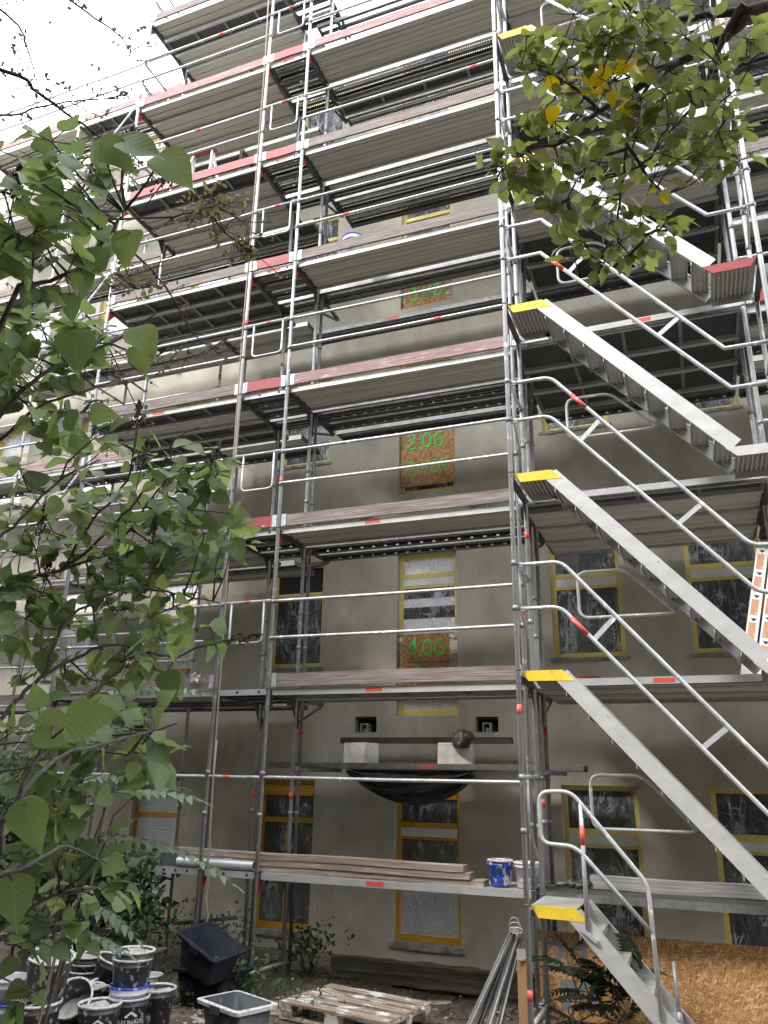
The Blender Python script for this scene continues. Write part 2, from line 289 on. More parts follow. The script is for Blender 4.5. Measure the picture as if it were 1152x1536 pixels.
def tag(o, label=None, cat=None, group=None, kind=None):
    if label: o['label'] = label; o['kind'] = 'thing'
    if cat: o['category'] = cat
    if group: o['group'] = group
    if kind: o['kind'] = kind
    return o
def thing(name, label, cat, loc=(0, 0, 0), group=None, rz=0):
    o = bpy.data.objects.new(name, None); COL.objects.link(o); o.location = loc; o.rotation_euler.z = rz
    o.empty_display_size = .2; return tag(o, label, cat, group)
def copy_part(src, parent, loc, scale=None):
    c = src.copy(); COL.objects.link(c); c.parent = parent; c.location = loc
    if scale: c.scale = scale
    return c
def arc(pts, r, n=5):
    """round the inner corners of a polyline"""
    out = [Vector(pts[0])]
    for i in range(1, len(pts) - 1):
        a, b, c = Vector(pts[i - 1]), Vector(pts[i]), Vector(pts[i + 1])
        d1 = (a - b); d2 = (c - b); q = min(r, d1.length * .45, d2.length * .45); p1 = b + d1.normalized() * q; p2 = b + d2.normalized() * q
        for k in range(n + 1):
            t = k / n; out.append(p1 * (1 - t) ** 2 + b * 2 * t * (1 - t) + p2 * t * t)
    out.append(Vector(pts[-1])); return out
def text_mesh(txt, size, mtx, name, m, parent, depth=.002, bold=0.0):
    cu = bpy.data.curves.new('lettering', 'FONT'); cu.body = txt; cu.size = size; cu.extrude = depth; cu.offset = bold; cu.resolution_u = 3; cu.align_x = 'CENTER'
    t = bpy.data.objects.new('tmp', cu); COL.objects.link(t); bpy.context.view_layer.update()
    dg = bpy.context.evaluated_depsgraph_get(); me = bpy.data.meshes.new_from_object(t.evaluated_get(dg)); bpy.data.objects.remove(t)
    me.transform(mtx); me.materials.clear(); me.materials.append(m)
    o = bpy.data.objects.new(name, me); COL.objects.link(o)
    if parent: o.parent = parent
    return o
FACE = Matrix(((1, 0, 0, 0), (0, 0, -1, 0), (0, 1, 0, 0), (0, 0, 0, 1)))      # text lying in xy -> standing, readable from -y
# ------------------------------------------------------------------ ground
def gz(x, y):
    b = .84 + .05 * mnoise.noise(Vector((x * .7, y * .7, 0))) + .02 * mnoise.noise(Vector((x * 3, y * 3, 4)))
    if y < -2.2: b += min(.62, (-2.2 - y) * .11)
    if y > .6: b -= min(.07, (y - .6) * .05)
    return b
g = MB(); xs = [-60, -30, -16] + [-10 + i * .22 for i in range(100)] + [14, 22, 40, 60]; ys = [-60, -30, -14] + [-10 + i * .22 for i in range(60)] + [4, 8, 20, 60]
for y in ys:
    for x in xs: g.v.append(Vector((x, y, gz(x, y))))
nx = len(xs)
for j in range(len(ys) - 1):
    for i in range(nx - 1): g.face([j * nx + i, j * nx + i + 1, (j + 1) * nx + i + 1, (j + 1) * nx + i], True)
M['soil'] = mat('brown_soil', (.17, .135, .105), (.08, .062, .048), .95, 0, (3, 3, 3), .35, .65, 9, .9, spots=(.27, .23, .18), spot_scale=(22, 22, 22), spot_lo=.6, spot_hi=.66)
tag(g.build('ground', M['soil']), kind='structure')
# litter: dry leaves, chips and pebbles
lt = MB()
for i in range(3800):
    x = rnd.uniform(-2.2, 3.6); y = rnd.uniform(-2.2, 1.3); p = Vector((x, y, gz(x, y) + .004)); a = rnd.uniform(0, 6.28); s_ = rnd.uniform(.012, .04)
    ml = rnd.choice(('l1', 'l1', 'l2', 'l3'))
    d = Vector((math.cos(a), math.sin(a), rnd.uniform(-.1, .5))) * s_; q = Vector((-math.sin(a), math.cos(a), rnd.uniform(-.2, .4))) * s_ * rnd.uniform(.2, .6)
    if ml not in M: M[ml] = mat('litter_' + ml, {'l1': (.16, .1, .06), 'l2': (.3, .25, .19), 'l3': (.07, .05, .04)}[ml])
    lt.use(M[ml]); lt.poly([p - d, p + q, p + d * .9 + Vector((0, 0, .006)), p - q])
for i in range(240):
    x = rnd.uniform(-1.5, 3.2); y = rnd.uniform(-2, 1.3); a = rnd.uniform(0, 3.14); l = rnd.uniform(.06, .28); z = gz(x, y) + .012
    lt.use(M['l3'] if rnd.random() < .6 else M['l1']); lt.tube([(x, y, z), (x + math.cos(a) * l, y + math.sin(a) * l, z + rnd.uniform(0, .03))], rnd.uniform(.003, .008), 5)
M['peb'] = mat('pale_rubble', (.5, .48, .43), (.3, .28, .25), .9, 0, (20, 20, 20), bump=.5)
for i in range(420):
    x = rnd.uniform(-1.2, 3.4); y = rnd.uniform(-2.0, 1.2) if i % 3 else rnd.gauss(-1.0, .4); r = rnd.uniform(.006, .026) * (1.8 if rnd.random() < .1 else 1)
    lt.use(M['peb']); lt.lathe([(0, -.5 * r), (r * .9, -.1 * r), (r * .7, .5 * r), (0, .6 * r)], 6, Matrix.Translation((x, y, gz(x, y) + r * .3)) @ Matrix.Rotation(rnd.uniform(0, 6), 4, 'Z'), .25)
tag(lt.build('ground_litter'), 'dry leaves twigs and rubble scattered on the bare soil', 'litter', kind='stuff')
# ------------------------------------------------------------------ building
WY, WL, WR, ZT = 2.4, -12.0, 10.6, 17.0
bld = thing('apartment_building', 'grey brown plastered apartment building with yellow framed windows behind the scaffold', 'building', (3, 2.4, .9))
def bp(mb, name, m=None, par=None):
    o = mb.build(name, m); o.parent = par or bld
    o.matrix_parent_inverse = Matrix.Translation(-Vector((3, 2.4, .9))) if (par is None or par == bld) else Matrix()
    return o
def wall_with_holes(x0, x1, z0, z1, y, holes, depth=.16):
    X = sorted({x0, x1} | {h[0] for h in holes} | {h[1] for h in holes}); Z = sorted({z0, z1} | {h[2] for h in holes} | {h[3] for h in holes})
    mb = MB()
    for i in range(len(X) - 1):
        for j in range(len(Z) - 1):
            cx_, cz_ = (X[i] + X[i + 1]) / 2, (Z[j] + Z[j + 1]) / 2
            if any(h[0] < cx_ < h[1] and h[2] < cz_ < h[3] for h in holes): continue
            mb.poly([(X[i], y, Z[j]), (X[i + 1], y, Z[j]), (X[i + 1], y, Z[j + 1]), (X[i], y, Z[j + 1])])
    for (a, b, c, d) in holes:
        e = y + depth
        mb.poly([(a, y, c), (a, y, d), (a, e, d), (a, e, c)]); mb.poly([(b, y, c), (b, e, c), (b, e, d), (b, y, d)])
        mb.poly([(a, y, c), (a, e, c), (b, e, c), (b, y, c)]); mb.poly([(a, y, d), (b, y, d), (b, e, d), (a, e, d)])
    return mb
cols = [(-1.42, -.50), (.72, 1.64), (2.99, 3.93), (4.76, 5.67), (6.55, 7.47), (8.5, 9.4), (-3.65, -2.75), (-5.85, -4.93), (-8.02, -7.1)]
main_w = []          # (x0,x1,z0,z1,style)
for ci, (a, b) in enumerate(cols):
    main_w.append((a, b, 1.0 if ci < 6 else 1.03, 2.97, 'g%d' % ci if ci < 6 else ('gs' if ci == 6 else 'gd')))
    for fl in range(4):
        z0 = 4.57 + 3.335 * fl; z1 = 6.22 + 3.33 * fl
        if ci == 1: z0 -= .72
        if ci == 4 and fl == 2: z1 = 13.46
        main_w.append((a, b, z0, z1, 'u%d_%d' % (fl + 1, ci) if ci < 6 else 'r%d' % (fl + 1)))
recess = [(.094, .43, 3.629, 3.847), (1.888, 2.2, 3.629, 3.83)]
wm = wall_with_holes(WL, WR, .4, ZT, WY, [h[:4] for h in main_w] + recess)
wm.poly([(WL, WY, ZT), (WR, WY, ZT), (WR, 9, ZT), (WL, 9, ZT)]); wm.poly([(WR, WY, .4), (WR, 9, .4), (WR, 9, ZT), (WR, WY, ZT)]); wm.poly([(WL, 9, .4), (WL, WY, .4), (WL, WY, ZT), (WL, 9, ZT)])
bp(wm, 'wall', M['plaster'])
back = MB(); back.poly([(WL, 9, .4), (WR, 9, .4), (WR, 9, ZT), (WL, 9, ZT)]); bp(back, 'wall', M['plaster'])
# old stone plinth along the wall foot
pl = MB(); pl.box(WL, WR, WY - .03, WY + .02, .45, .79); bp(pl, 'plinth', M['stone'])
def film_grid(x0, x1, z0, z1, y, amp=.02, nx_=9, nz_=13):
    mb = MB(); sd_ = rnd.random() * 90
    for j in range(nz_ + 1):
        for i in range(nx_ + 1):
            u, v = i / nx_, j / nz_; e = min(u, 1 - u, v, 1 - v); e = min(1, e * 6)
            mb.v.append(Vector((x0 + (x1 - x0) * u, y - .006 - amp * e * (mnoise.noise(Vector((u * 5, v * 5, sd_))) + .6), z0 + (z1 - z0) * v)))
    for j in range(nz_):
        for i in range(nx_):
            a = j * (nx_ + 1) + i; mb.face([a, a + 1, a + nx_ + 2, a + nx_ + 1], True)
    return mb
def window(x0, x1, z0, z1, y, style):
    low = style[0] == 'g'; fm = M['win_orange'] if low and style in ('g0', 'g1', 'gs', 'gd') else M['win_yellow']
    yf = y + .1; fw = .06
    fr = MB()
    zt = z1 - .55 if not style.startswith('u') else z1 - (.33 if style == 'u1_1' else .5)
    fr.box(x0, x0 + fw, yf, yf + .07, z0, z1); fr.box(x1 - fw, x1, yf, yf + .07, z0, z1)
    fr.box(x0 + fw, x1 - fw, yf + .001, yf + .07, z0, z0 + .085); fr.box(x0 + fw, x1 - fw, yf + .001, yf + .07, z1 - .06, z1)
    fr.box(x0 + fw, x1 - fw, yf - .012, yf + .07, zt - .035, zt + .035)
    if style in ('g0', 'g1'):                                     # stack of profiled boards over the sash
        for q in range(3): fr.box(x0 + fw, x1 - fw, yf - .012 - .004 * q, yf + .06, z1 - .06 - .052 * (q + 1), z1 - .012 - .052 * (q + 1))
    if style == 'g0': fr.box((x0 + x1) / 2 - .02, (x0 + x1) / 2 + .02, yf + .002, yf + .06, z0 + .085, zt - .035)
    fo = bp(fr, 'window', fm)
    gb = zt - .035
    if style in ('g1', 'g2', 'g3', 'g4', 'u1_1', 'u1_2', 'u1_3', 'u2_3', 'u1_4') or style[0] == 'r':
        bx = MB(); bx.box(x0 + fw, x1 - fw, yf - .006, yf + .06, gb - .11, gb); bp(bx, 'shutter_box', M['white'], fo); gb -= .11
        b2 = MB(); b2.box(x0 + fw, x1 - fw, yf + .001, yf + .065, gb - .04, gb); bp(b2, 'sash_rail', fm, fo); gb -= .04
    yg = yf + .045; lo = z0 + .085
    if style == 'gs':
        sh = MB(); k = 0; zz = lo
        while zz < zt - .04: sh.box(x0 + fw, x1 - fw, yf - .004, yf + .02, zz, min(zz + .046, zt - .036)); zz += .05
        bp(sh, 'roller_shutter', M['shutter'], fo)
        b3 = MB(); b3.box(x0 + fw, x1 - fw, yf + .03, yf + .04, lo, zt - .035); b3.box(x0 + fw, x1 - fw, yf - .004, yf + .02, zt + .036, z1 - .2); bp(b3, 'pane', M['shutter'], fo)
        sh2 = MB(); sh2.box(x0 + fw, x1 - fw, yf + .03, yf + .04, zt + .035, z1 - .06); bp(sh2, 'pane', M['shutter'], fo)
    else:
        open_top = style == 'u1_0'
        lite = style in ('u1_1',) or style[0] == 'r'
        if style not in ('u2_1', 'u3_1'):
            pn = MB(); pn.box(x0 + fw, x1 - fw, yg, yg + .01, lo, gb)
            bp(pn, 'pane', M['curtain'] if lite else M['glass'], fo)
        p2 = MB(); p2.box(x0 + fw, x1 - fw, yg, yg + .01, zt + .035, z1 - .06); bp(p2, 'pane', M['black'] if open_top else (M['curtain'] if lite else M['glass']), fo)
        if style == 'u1_1':                                      # dark bands painted across the pane as reflections of the scaffold decks
            q = MB(); q.box(x0 + fw, x1 - fw, yg - .006, yg - .001, gb - .15, gb); q.box(x0 + fw, x1 - fw, yg - .006, yg - .001, gb - .45, gb - .28); bp(q, 'reflection_band', M['glass'], fo)
        if style == 'g1':
            q = MB(); zz = lo
            while zz < lo + .62: q.box(x0 + fw, x1 - fw, yg - .012, yg - .004, zz, zz + .02); zz += .026
            bp(q, 'venetian_blind', M['shutter'], fo)
        bp(film_grid(x0 + fw, x1 - fw, lo + .01, gb - .005, yf + .03), 'plastic_film', M['film'], fo)
        if not open_top: bp(film_grid(x0 + fw, x1 - fw, zt + .04, z1 - .065, yf + .03, .02, 9, 6), 'plastic_film', M['film'], fo)
    if style in ('u1_1', 'u2_1', 'u3_1', 'u4_1'): return fo
    sl_ = MB(); n = 14; thin = style[0] == 'u'
    for i in range(n):
        a = x0 - .05 + (x1 - x0 + .1) * i / n; b = x0 - .05 + (x1 - x0 + .1) * (i + 1) / n; j1 = rnd.uniform(0, .02)
        sl_.box(a, b, y - (.012 if thin else .035) - j1, y + .1, z0 - (.03 if thin else .055) - rnd.uniform(0, .015), z0 + .004 + rnd.uniform(0, .008))
    bp(sl_, 'sill', M['stone'] if style[0] in 'gr' else M['plaster_patch'], fo)
    return fo
for (a, b, c, d, st) in main_w: window(a, b, c, d, WY, st)
# chipboard panels in the middle windows, with spray-painted floor names
def strokes(name, polys, ox, oz, y, s, par, r=.011):
    mb = MB()
    for p in polys:
        pts = arc([(ox + q[0] * s, y, oz + q[1] * s) for q in p], .05, 3) if len(p) > 2 else [(ox + q[0] * s, y, oz + q[1] * s) for q in p]
        mb.tube([tuple(v) for v in pts], [r * rnd.uniform(.75, 1.25) for _ in pts], 6)
    for i, p in enumerate(mb.v): mb.v[i] = Vector((p.x, y + (p.y - y) * .12, p.z))
    o = mb.build(name, M['green'], par); return o
GL = {'1': [[(0, .3), (.42, 1.0)], [(.42, 1.0), (.44, -.12)]], '2': [[(.05, .78), (.15, 1), (.42, .95), (.42, .6), (.02, .0)], [(.0, .02), (.55, .05)]], '3': [[(.05, 1), (.42, .95), (.2, .55)], [(.2, .55), (.48, .4), (.38, 0), (.02, .08)]],
      '.': [[(-.02, .0), (.05, .08)], [(.0, .08), (.05, .0)]], 'O': [[(.3, 1), (.02, .75), (.04, .2), (.3, 0), (.52, .2), (.56, .75), (.3, 1), (.2, .97)]], 'G': [[(.55, .85), (.35, 1), (.06, .75), (.06, .25), (.3, 0), (.56, .15), (.54, .48), (.28, .48)]],
      'H': [[(.02, 0), (.06, 1)], [(.5, 0), (.5, 1)], [(.04, .5), (.5, .52)]], 'F': [[(.05, 0), (.05, 1)], [(.05, 1), (.5, 1)], [(.05, .55), (.4, .55)]]}
ADV = {'.': .22}
def spray(txt, x, z, y, s, par, r=.011):
    P = []; cx_ = 0
    for c in txt:
        P += [[(q[0] + cx_, q[1]) for q in pl_] for pl_ in GL[c]]; cx_ += ADV.get(c, .72)
    return strokes('spray_lettering', P, x, z, y, s, par, r)
def board(x0, x1, z0, z1, y, lines, seams=(), battens=True):
    mb = MB(); mb.box(x0 + .07, x1 - .07, y, y + .018, z0, z1)
    o = bp(mb, 'chipboard_panel', M['osb_dark'])
    for z in seams:
        q = MB(); q.box(x0 + .072, x1 - .072, y - .0015, y + .002, z, z + .006); q.build('seam', M['black'], o)
    if battens:
        q = MB(); q.box(x0 + .012, x0 + .068, y - .004, y + .02, z0 - .02, z1); q.build('batten', M['pallet'], o)
        q = MB(); q.box(x1 - .13, x1 - .012, y - .012, y - .001, z0 - .02, z1); q.build('batten', M['pallet'], o)
    for (t, x, z, s, r) in lines: spray(t, x, z, y - .004, s, o, r)
    return o
# parts of the building share its origin: children of a panel keep world coordinates through the panel's inverse
board(.72, 1.64, 4.067, 5.016, WY + .055, [('1.OG', .883, 4.69, .24, .013), ('1', .95, 4.33, .24, .013)], (4.6,))
board(.68, 1.69, 7.32, 8.9, WY + .055, [('2.OG', .85, 7.94, .26, .014), ('2.HOF', .86, 7.5, .23, .01)], battens=False)
board(.72, 1.64, 10.45, 11.6, WY + .055, [('3.HO1', .87, 10.68, .25, .017)])
bm = MB(); bm.box(.79, 1.57, WY + .14, WY + .15, 7.24, 8.9); bp(bm, 'pane', M['black'])
# raw steel stubs in the wall recesses
for (a, b, c, d) in recess:
    q = MB(); q.box(a - .001, b + .001, WY + .155, WY + .16, c, d); q.box(a, b, WY + .01, WY + .15, d - .03, d - .002); o = bp(q, 'wall_recess', M['black'])
    q = MB(); xx = a + .1
    for (p0, p1, p2, p3) in ((xx, xx + .012, c, c + .12), (xx + .098, xx + .11, c, c + .12), (xx + .012, xx + .098, c + .108, c + .12)): q.box(p0, p1, WY - .03, WY + .14, p2, p3)
    q.box(xx + .04, xx + .075, WY, WY + .12, c + .001, c + .05); q.build('steel_stub', M['alu'], o)
for (x, z, wd, ht) in ((.174, 6.96, .3, .24), (2.027, 6.93, .4, .26)):
    q = MB(); n = 12; pts = [(x + wd / 2 * math.cos(t * 6.283 / n) * rnd.uniform(.85, 1.12), z + ht / 2 * math.sin(t * 6.283 / n) * rnd.uniform(.85, 1.15)) for t in range(n)]
    q.poly([(p, WY - .012, r) for p, r in pts]); k = len(q.v)
    for i in range(n): q.poly([(pts[i][0], WY - .012, pts[i][1]), (pts[i][0], WY, pts[i][1]), (pts[(i + 1) % n][0], WY, pts[(i + 1) % n][1]), (pts[(i + 1) % n][0], WY - .012, pts[(i + 1) % n][1])])
    o = bp(q, 'mortar_patch', M['plaster_patch'])
    q = MB()
    for (p0, p1, p2, p3) in ((-.02, -.008, -.1, .02), (.06, .072, -.1, .02), (-.008, .06, .008, .02)): q.box(x + p0 + .04, x + p1 + .04, WY - .03, WY - .005, z + p2, z + p3)
    q.build('steel_stub', M['alu'], o)
exec_parts = True
def part(mb_or_obj, name, root, m=None):
    o = mb_or_obj.build(name, m) if isinstance(mb_or_obj, MB) else mb_or_obj
    o.parent = root
    if root.parent is None and root.type == 'EMPTY': o.matrix_parent_inverse = (Matrix.Translation(root.location) @ Matrix.Rotation(root.rotation_euler.z, 4, 'Z')).inverted()
    return o
# ------------------------------------------------------------------ facade scaffold
XD, XC, XB, XA, XF, XG = -3.3, -.732, 0.0, 3.07, 5.64, 8.21
sc = thing('facade_scaffold', 'tall galvanised steel scaffold standing in front of the building with decks on every level', 'scaffold', (1.2, .4, .85))
R = .0242
def standard(x, y, z0, z1, root, dbl=False, marks=(), m='galv'):
    mb = MB().use(M[m]); n = 16; yy = rnd.uniform(0, 2)
    mb.tube([(x, y, z0), (x, y, z1)], R, 12)
    for k in range(1, 9):
        if z0 < 2 * k < z1: mb.use(M['dark_steel']); mb.tube([(x, y, 2 * k - .005), (x, y, 2 * k + .012)], R + .003, 12)
    for k in range(1, 9):                                   # wedge couplers at rail height
        for h in (.6, 1.05):
            if z0 < 2 * k + h < z1 - .1: mb.use(M['galv_dull']); mb.tube([(x, y, 2 * k + h - .03), (x, y, 2 * k + h + .02)], R + .008, 10)
    o = part(mb, 'standard', root)
    for z in marks:
        q = MB(); q.tube([(x, y, z), (x, y, z + .085)], R + .0015, 12); part(q, 'tape_mark', o, M['sticker'])
    return o
for x, d, top, mk in ((XD, 1.09, 17.3, (14.2,)), (XC, 1.09, 17.6, (4.5, 9.1)), (XB, .73, 17.6, (6.6, 15.2)), (XA, .73, 17.6, (4.7,)), (XF, .73, 17.6, (8.3,)), (XG, .73, 17.6, ())):
    standard(x, 0, gz(x, 0) - .02, top, sc, marks=mk); standard(x, d, gz(x, d) - .02, top, sc, marks=(2.75,))
    if x in (XB, XC, XA, XF): standard(x + .04, d + .09, gz(x, d + .09), 11.9 if x != XC else 7.7, sc, marks=(3.5, 5.9), m='galv_dull')
    # base plates
    for y in (0, d): q = MB(); z = gz(x, y); q.box(x - .075, x + .075, y - .075, y + .075, z - .01, z + .012); part(q, 'base_plate', sc, M['galv_dull'])
    # low cross tube
    q = MB(); q.tube([(x + .03, -.06, gz(x, 0) + .2), (x + .03, d + .06, gz(x, d) + .16)], .019, 8); part(q, 'cross_tube', sc, M['galv'])
    for k in range(1, 9):
        z = 2 * k
        q = MB().use(M['dark_steel']); q.box(x - .024, x + .024, R, d - R, z - .085, z - .03)
        q.use(M['dark_steel'])
        for yy, s_ in ((R, 1), (d - R, -1)):                     # corner gussets
            q.use(M['red_paint'] if (k % 3 == 0 or s_ == 1 and k % 2 == 1) and s_ == 1 else M['dark_steel'])
            a = [(x - .004, yy, z - .086), (x - .004, yy + s_ * .14, z - .086), (x - .004, yy, z - .28)]
            q.poly(a); q.poly([(p[0] + .008, p[1], p[2]) for p in a][::-1]); q.poly([a[1], (a[1][0] + .008, a[1][1], a[1][2]), (a[2][0] + .008, a[2][1], a[2][2]), a[2]])
        part(q, 'transom', sc)
        if k >= 2:                                               # inner console bracket
            y0 = d + R; y1 = 1.5 if d < 1 else 1.4
            q = MB(); q.box(x - .02, x + .02, y0, y1, z - .085, z - .04); q.bar((x, y1 - .03, z - .09), (x, y0, z - .36), .022, .03); q.box(x - .025, x + .025, y0, y0 + .02, z - .42, z - .086)
            part(q, 'console_bracket', sc, M['dark_steel'])
# decks -------------------------------------------------------------
def deck_mesh(kind, L_, wd):
    mb = MB(); e = .012
    if kind == 'alu':
        mb.use(M['alu']); mb.box(0, L_, 0, .03, -.072, 0); mb.box(0, L_, wd - .03, wd, -.072, 0)
        mb.use(M['alu_dull']); mb.box(0, L_, .03, wd - .03, -.006, -.001)
        mb.use(M['ridge']); n = max(1, round((wd - .06) / .19)); st = (wd - .06) / n; y = .03; pr = []
        for i in range(n):
            pr += [(y, -.04), (y + st * .42, -.047), (y + st * .47, -.062), (y + st * .55, -.062), (y + st * .58, -.036), (y + st * .62, -.022), (y + st * .95, -.03), (y + st, -.04)]; y += st
        b = len(mb.v)
        for (yy, zz) in pr: mb.v.append(Vector((e, yy, zz))); mb.v.append(Vector((L_ - e, yy, zz)))
        for i in range(len(pr) - 1): mb.face([b + 2 * i, b + 2 * i + 1, b + 2 * i + 3, b + 2 * i + 2])
        mb.use(M['dark_steel']); mb.box(-.012, e, .01, wd - .01, -.06, -.004); mb.box(L_ - e, L_ + .012, .01, wd - .01, -.06, -.004)
    elif kind == 'ply':
        mb.use(M['alu']); mb.box(0, L_, 0, .028, -.075, 0); mb.box(0, L_, wd - .028, wd, -.075, 0)
        mb.use(M['ply']); mb.box(0, L_, .028, wd - .028, -.022, -.002)
        mb.use(M['galv_dull'])
        for i in range(1, 4): x = L_ * i / 4; mb.box(x - .02, x + .02, .028, wd - .028, -.06, -.0225)
        mb.box(-.012, .03, .028, wd - .028, -.06, -.0225); mb.box(L_ - .03, L_ + .012, .028, wd - .028, -.06, -.0225)
    elif wd < .2:
        mb.use(M['alu']); mb.box(0, L_, 0, .006, -.07, 0); mb.use(M['dark_steel']); mb.box(0, L_, wd - .008, wd, -.07, 0)
        mb.use(M['perf']); mb.poly([(0, .006, -.003), (L_, .006, -.003), (L_, wd - .008, -.003), (0, wd - .008, -.003)])
    else:
        mb.use(M['alu' if kind == 'steel_bright' else 'galv_dull']); mb.box(0, L_, 0, .006, -.07, 0)
        mb.use(M['slot']); mb.poly([(0, wd, -.075), (0, wd, 0), (L_, wd, 0), (L_, wd, -.075)])
        mb.use(M['dark_steel']); mb.box(0, L_, .006, .04, -.07, -.062); mb.box(0, L_, wd - .05, wd - .003, -.075, -.066)
        mb.use(M['dark_steel']); mb.box(0, L_, .006, .075, -.004, -.001); mb.box(0, L_, wd - .06, wd - .003, -.004, -.001); mb.box(0, L_, wd / 2 - .025, wd / 2 + .02, -.05, -.001)
        mb.use(M['perf']); mb.poly([(0, .075, -.002), (L_, .075, -.002), (L_, wd / 2 - .025, -.002), (0, wd / 2 - .025, -.002)]); mb.poly([(0, wd / 2 + .02, -.002), (L_, wd / 2 + .02, -.002), (L_, wd - .06, -.002), (0, wd - .06, -.002)])
        mb.use(M['dark_steel']); mb.box(-.012, .03, .01, wd - .01, -.05, -.005); mb.box(L_ - .03, L_ + .012, .01, wd - .01, -.05, -.005)
        if kind == 'steel_bright':
            mb.use(M['black']); x = .25
            while x < L_ - .1: mb.tube([(x, -.0015, -.036), (x, .003, -.036)], .017, 10); x += .3 if L_ < 1 else .16
    return mb
DC_ = {}
STK = MB(); STK.box(0, .2, -.0015, .0, -.058, -.012)
stk_me = None
def deck(root, x0, x1, y, z, kind, wd, name='deck', sticker=None):
    global stk_me
    key = (kind, round(x1 - x0, 3), wd)
    L_ = x1 - x0 - .07
    if key not in DC_: DC_[key] = deck_mesh(kind, L_, wd).build(name); o = DC_[key]; first = True
    else: o = DC_[key].copy(); o.name = name; COL.objects.link(o)
    o.parent = root; o.matrix_parent_inverse = Matrix.Translation(-root.location); o.location = (x0 + .035, y, z)
    if sticker is not None:
        if stk_me is None: s_ = STK.build('red_sticker', M['sticker']); stk_me = s_
        else: s_ = stk_me.copy(); COL.objects.link(s_)
        s_.parent = o; s_.location = (sticker * L_, 0, 0)
    return o
def toe(root, x0, x1, y, z, m, h=.15, text=None, sag=0):
    mb = MB(); n = 10; L_ = x1 - x0 - .1; b = len(mb.v); ph = rnd.random() * 9
    for i in range(n + 1):
        t = i / n; x = x0 + .05 + L_ * t; dz = .004 * math.sin(t * 5 + ph); dy = .004 * math.sin(t * 4 + ph * 2)
        for (yy, zz) in ((0, 0), (.03, 0), (.03, h), (0, h)): mb.v.append(Vector((x, y + yy + dy, z + .025 + zz + dz)))
    for i in range(n):
        for j in range(4): a = b + i * 4 + j; c = b + i * 4 + (j + 1) % 4; mb.face([a, a + 4, c + 4, c])
    mb.face([b, b + 1, b + 2, b + 3]); e_ = b + n * 4; mb.face([e_ + 3, e_ + 2, e_ + 1, e_])
    mb.mats = [M[m]]
    mb.use(M['galv']); mb.box(x0 + .035, x0 + .1, y - .004, y + .034, z + .02, z + .03 + h); mb.box(x1 - .1, x1 - .035, y - .004, y + .034, z + .02, z + .03 + h)
    o = part(mb, 'toe_board', root)
    if text: text_mesh(text, .13, Matrix.Translation((x0 + L_ * .36, y - .005, z + .055)) @ FACE, 'lettering', M['white'], o)
    return o
def rail(root, x0, x1, y, z, name='guardrail', r=.0195, m='galv', mark=None):
    mb = MB().use(M[m]); mb.tube([(x0 + .028, y - .03, z), (x0 + .1, y - .012, z + .002), ((x0 + x1) / 2, y - .01, z - .004), (x1 - .1, y - .012, z), (x1 - .028, y - .03, z)], [r * .8, r, r, r, r * .8], 10)
    o = part(mb, name, root)
    if mark: q = MB(); q.tube([(x0 + mark * (x1 - x0), y - .0105, z - .002), (x0 + mark * (x1 - x0) + .09, y - .0105, z - .002)], r + .002, 10); part(q, 'tape_mark', o, M['sticker'])
    return o
T1 = .04; W6, W3 = .61, .32
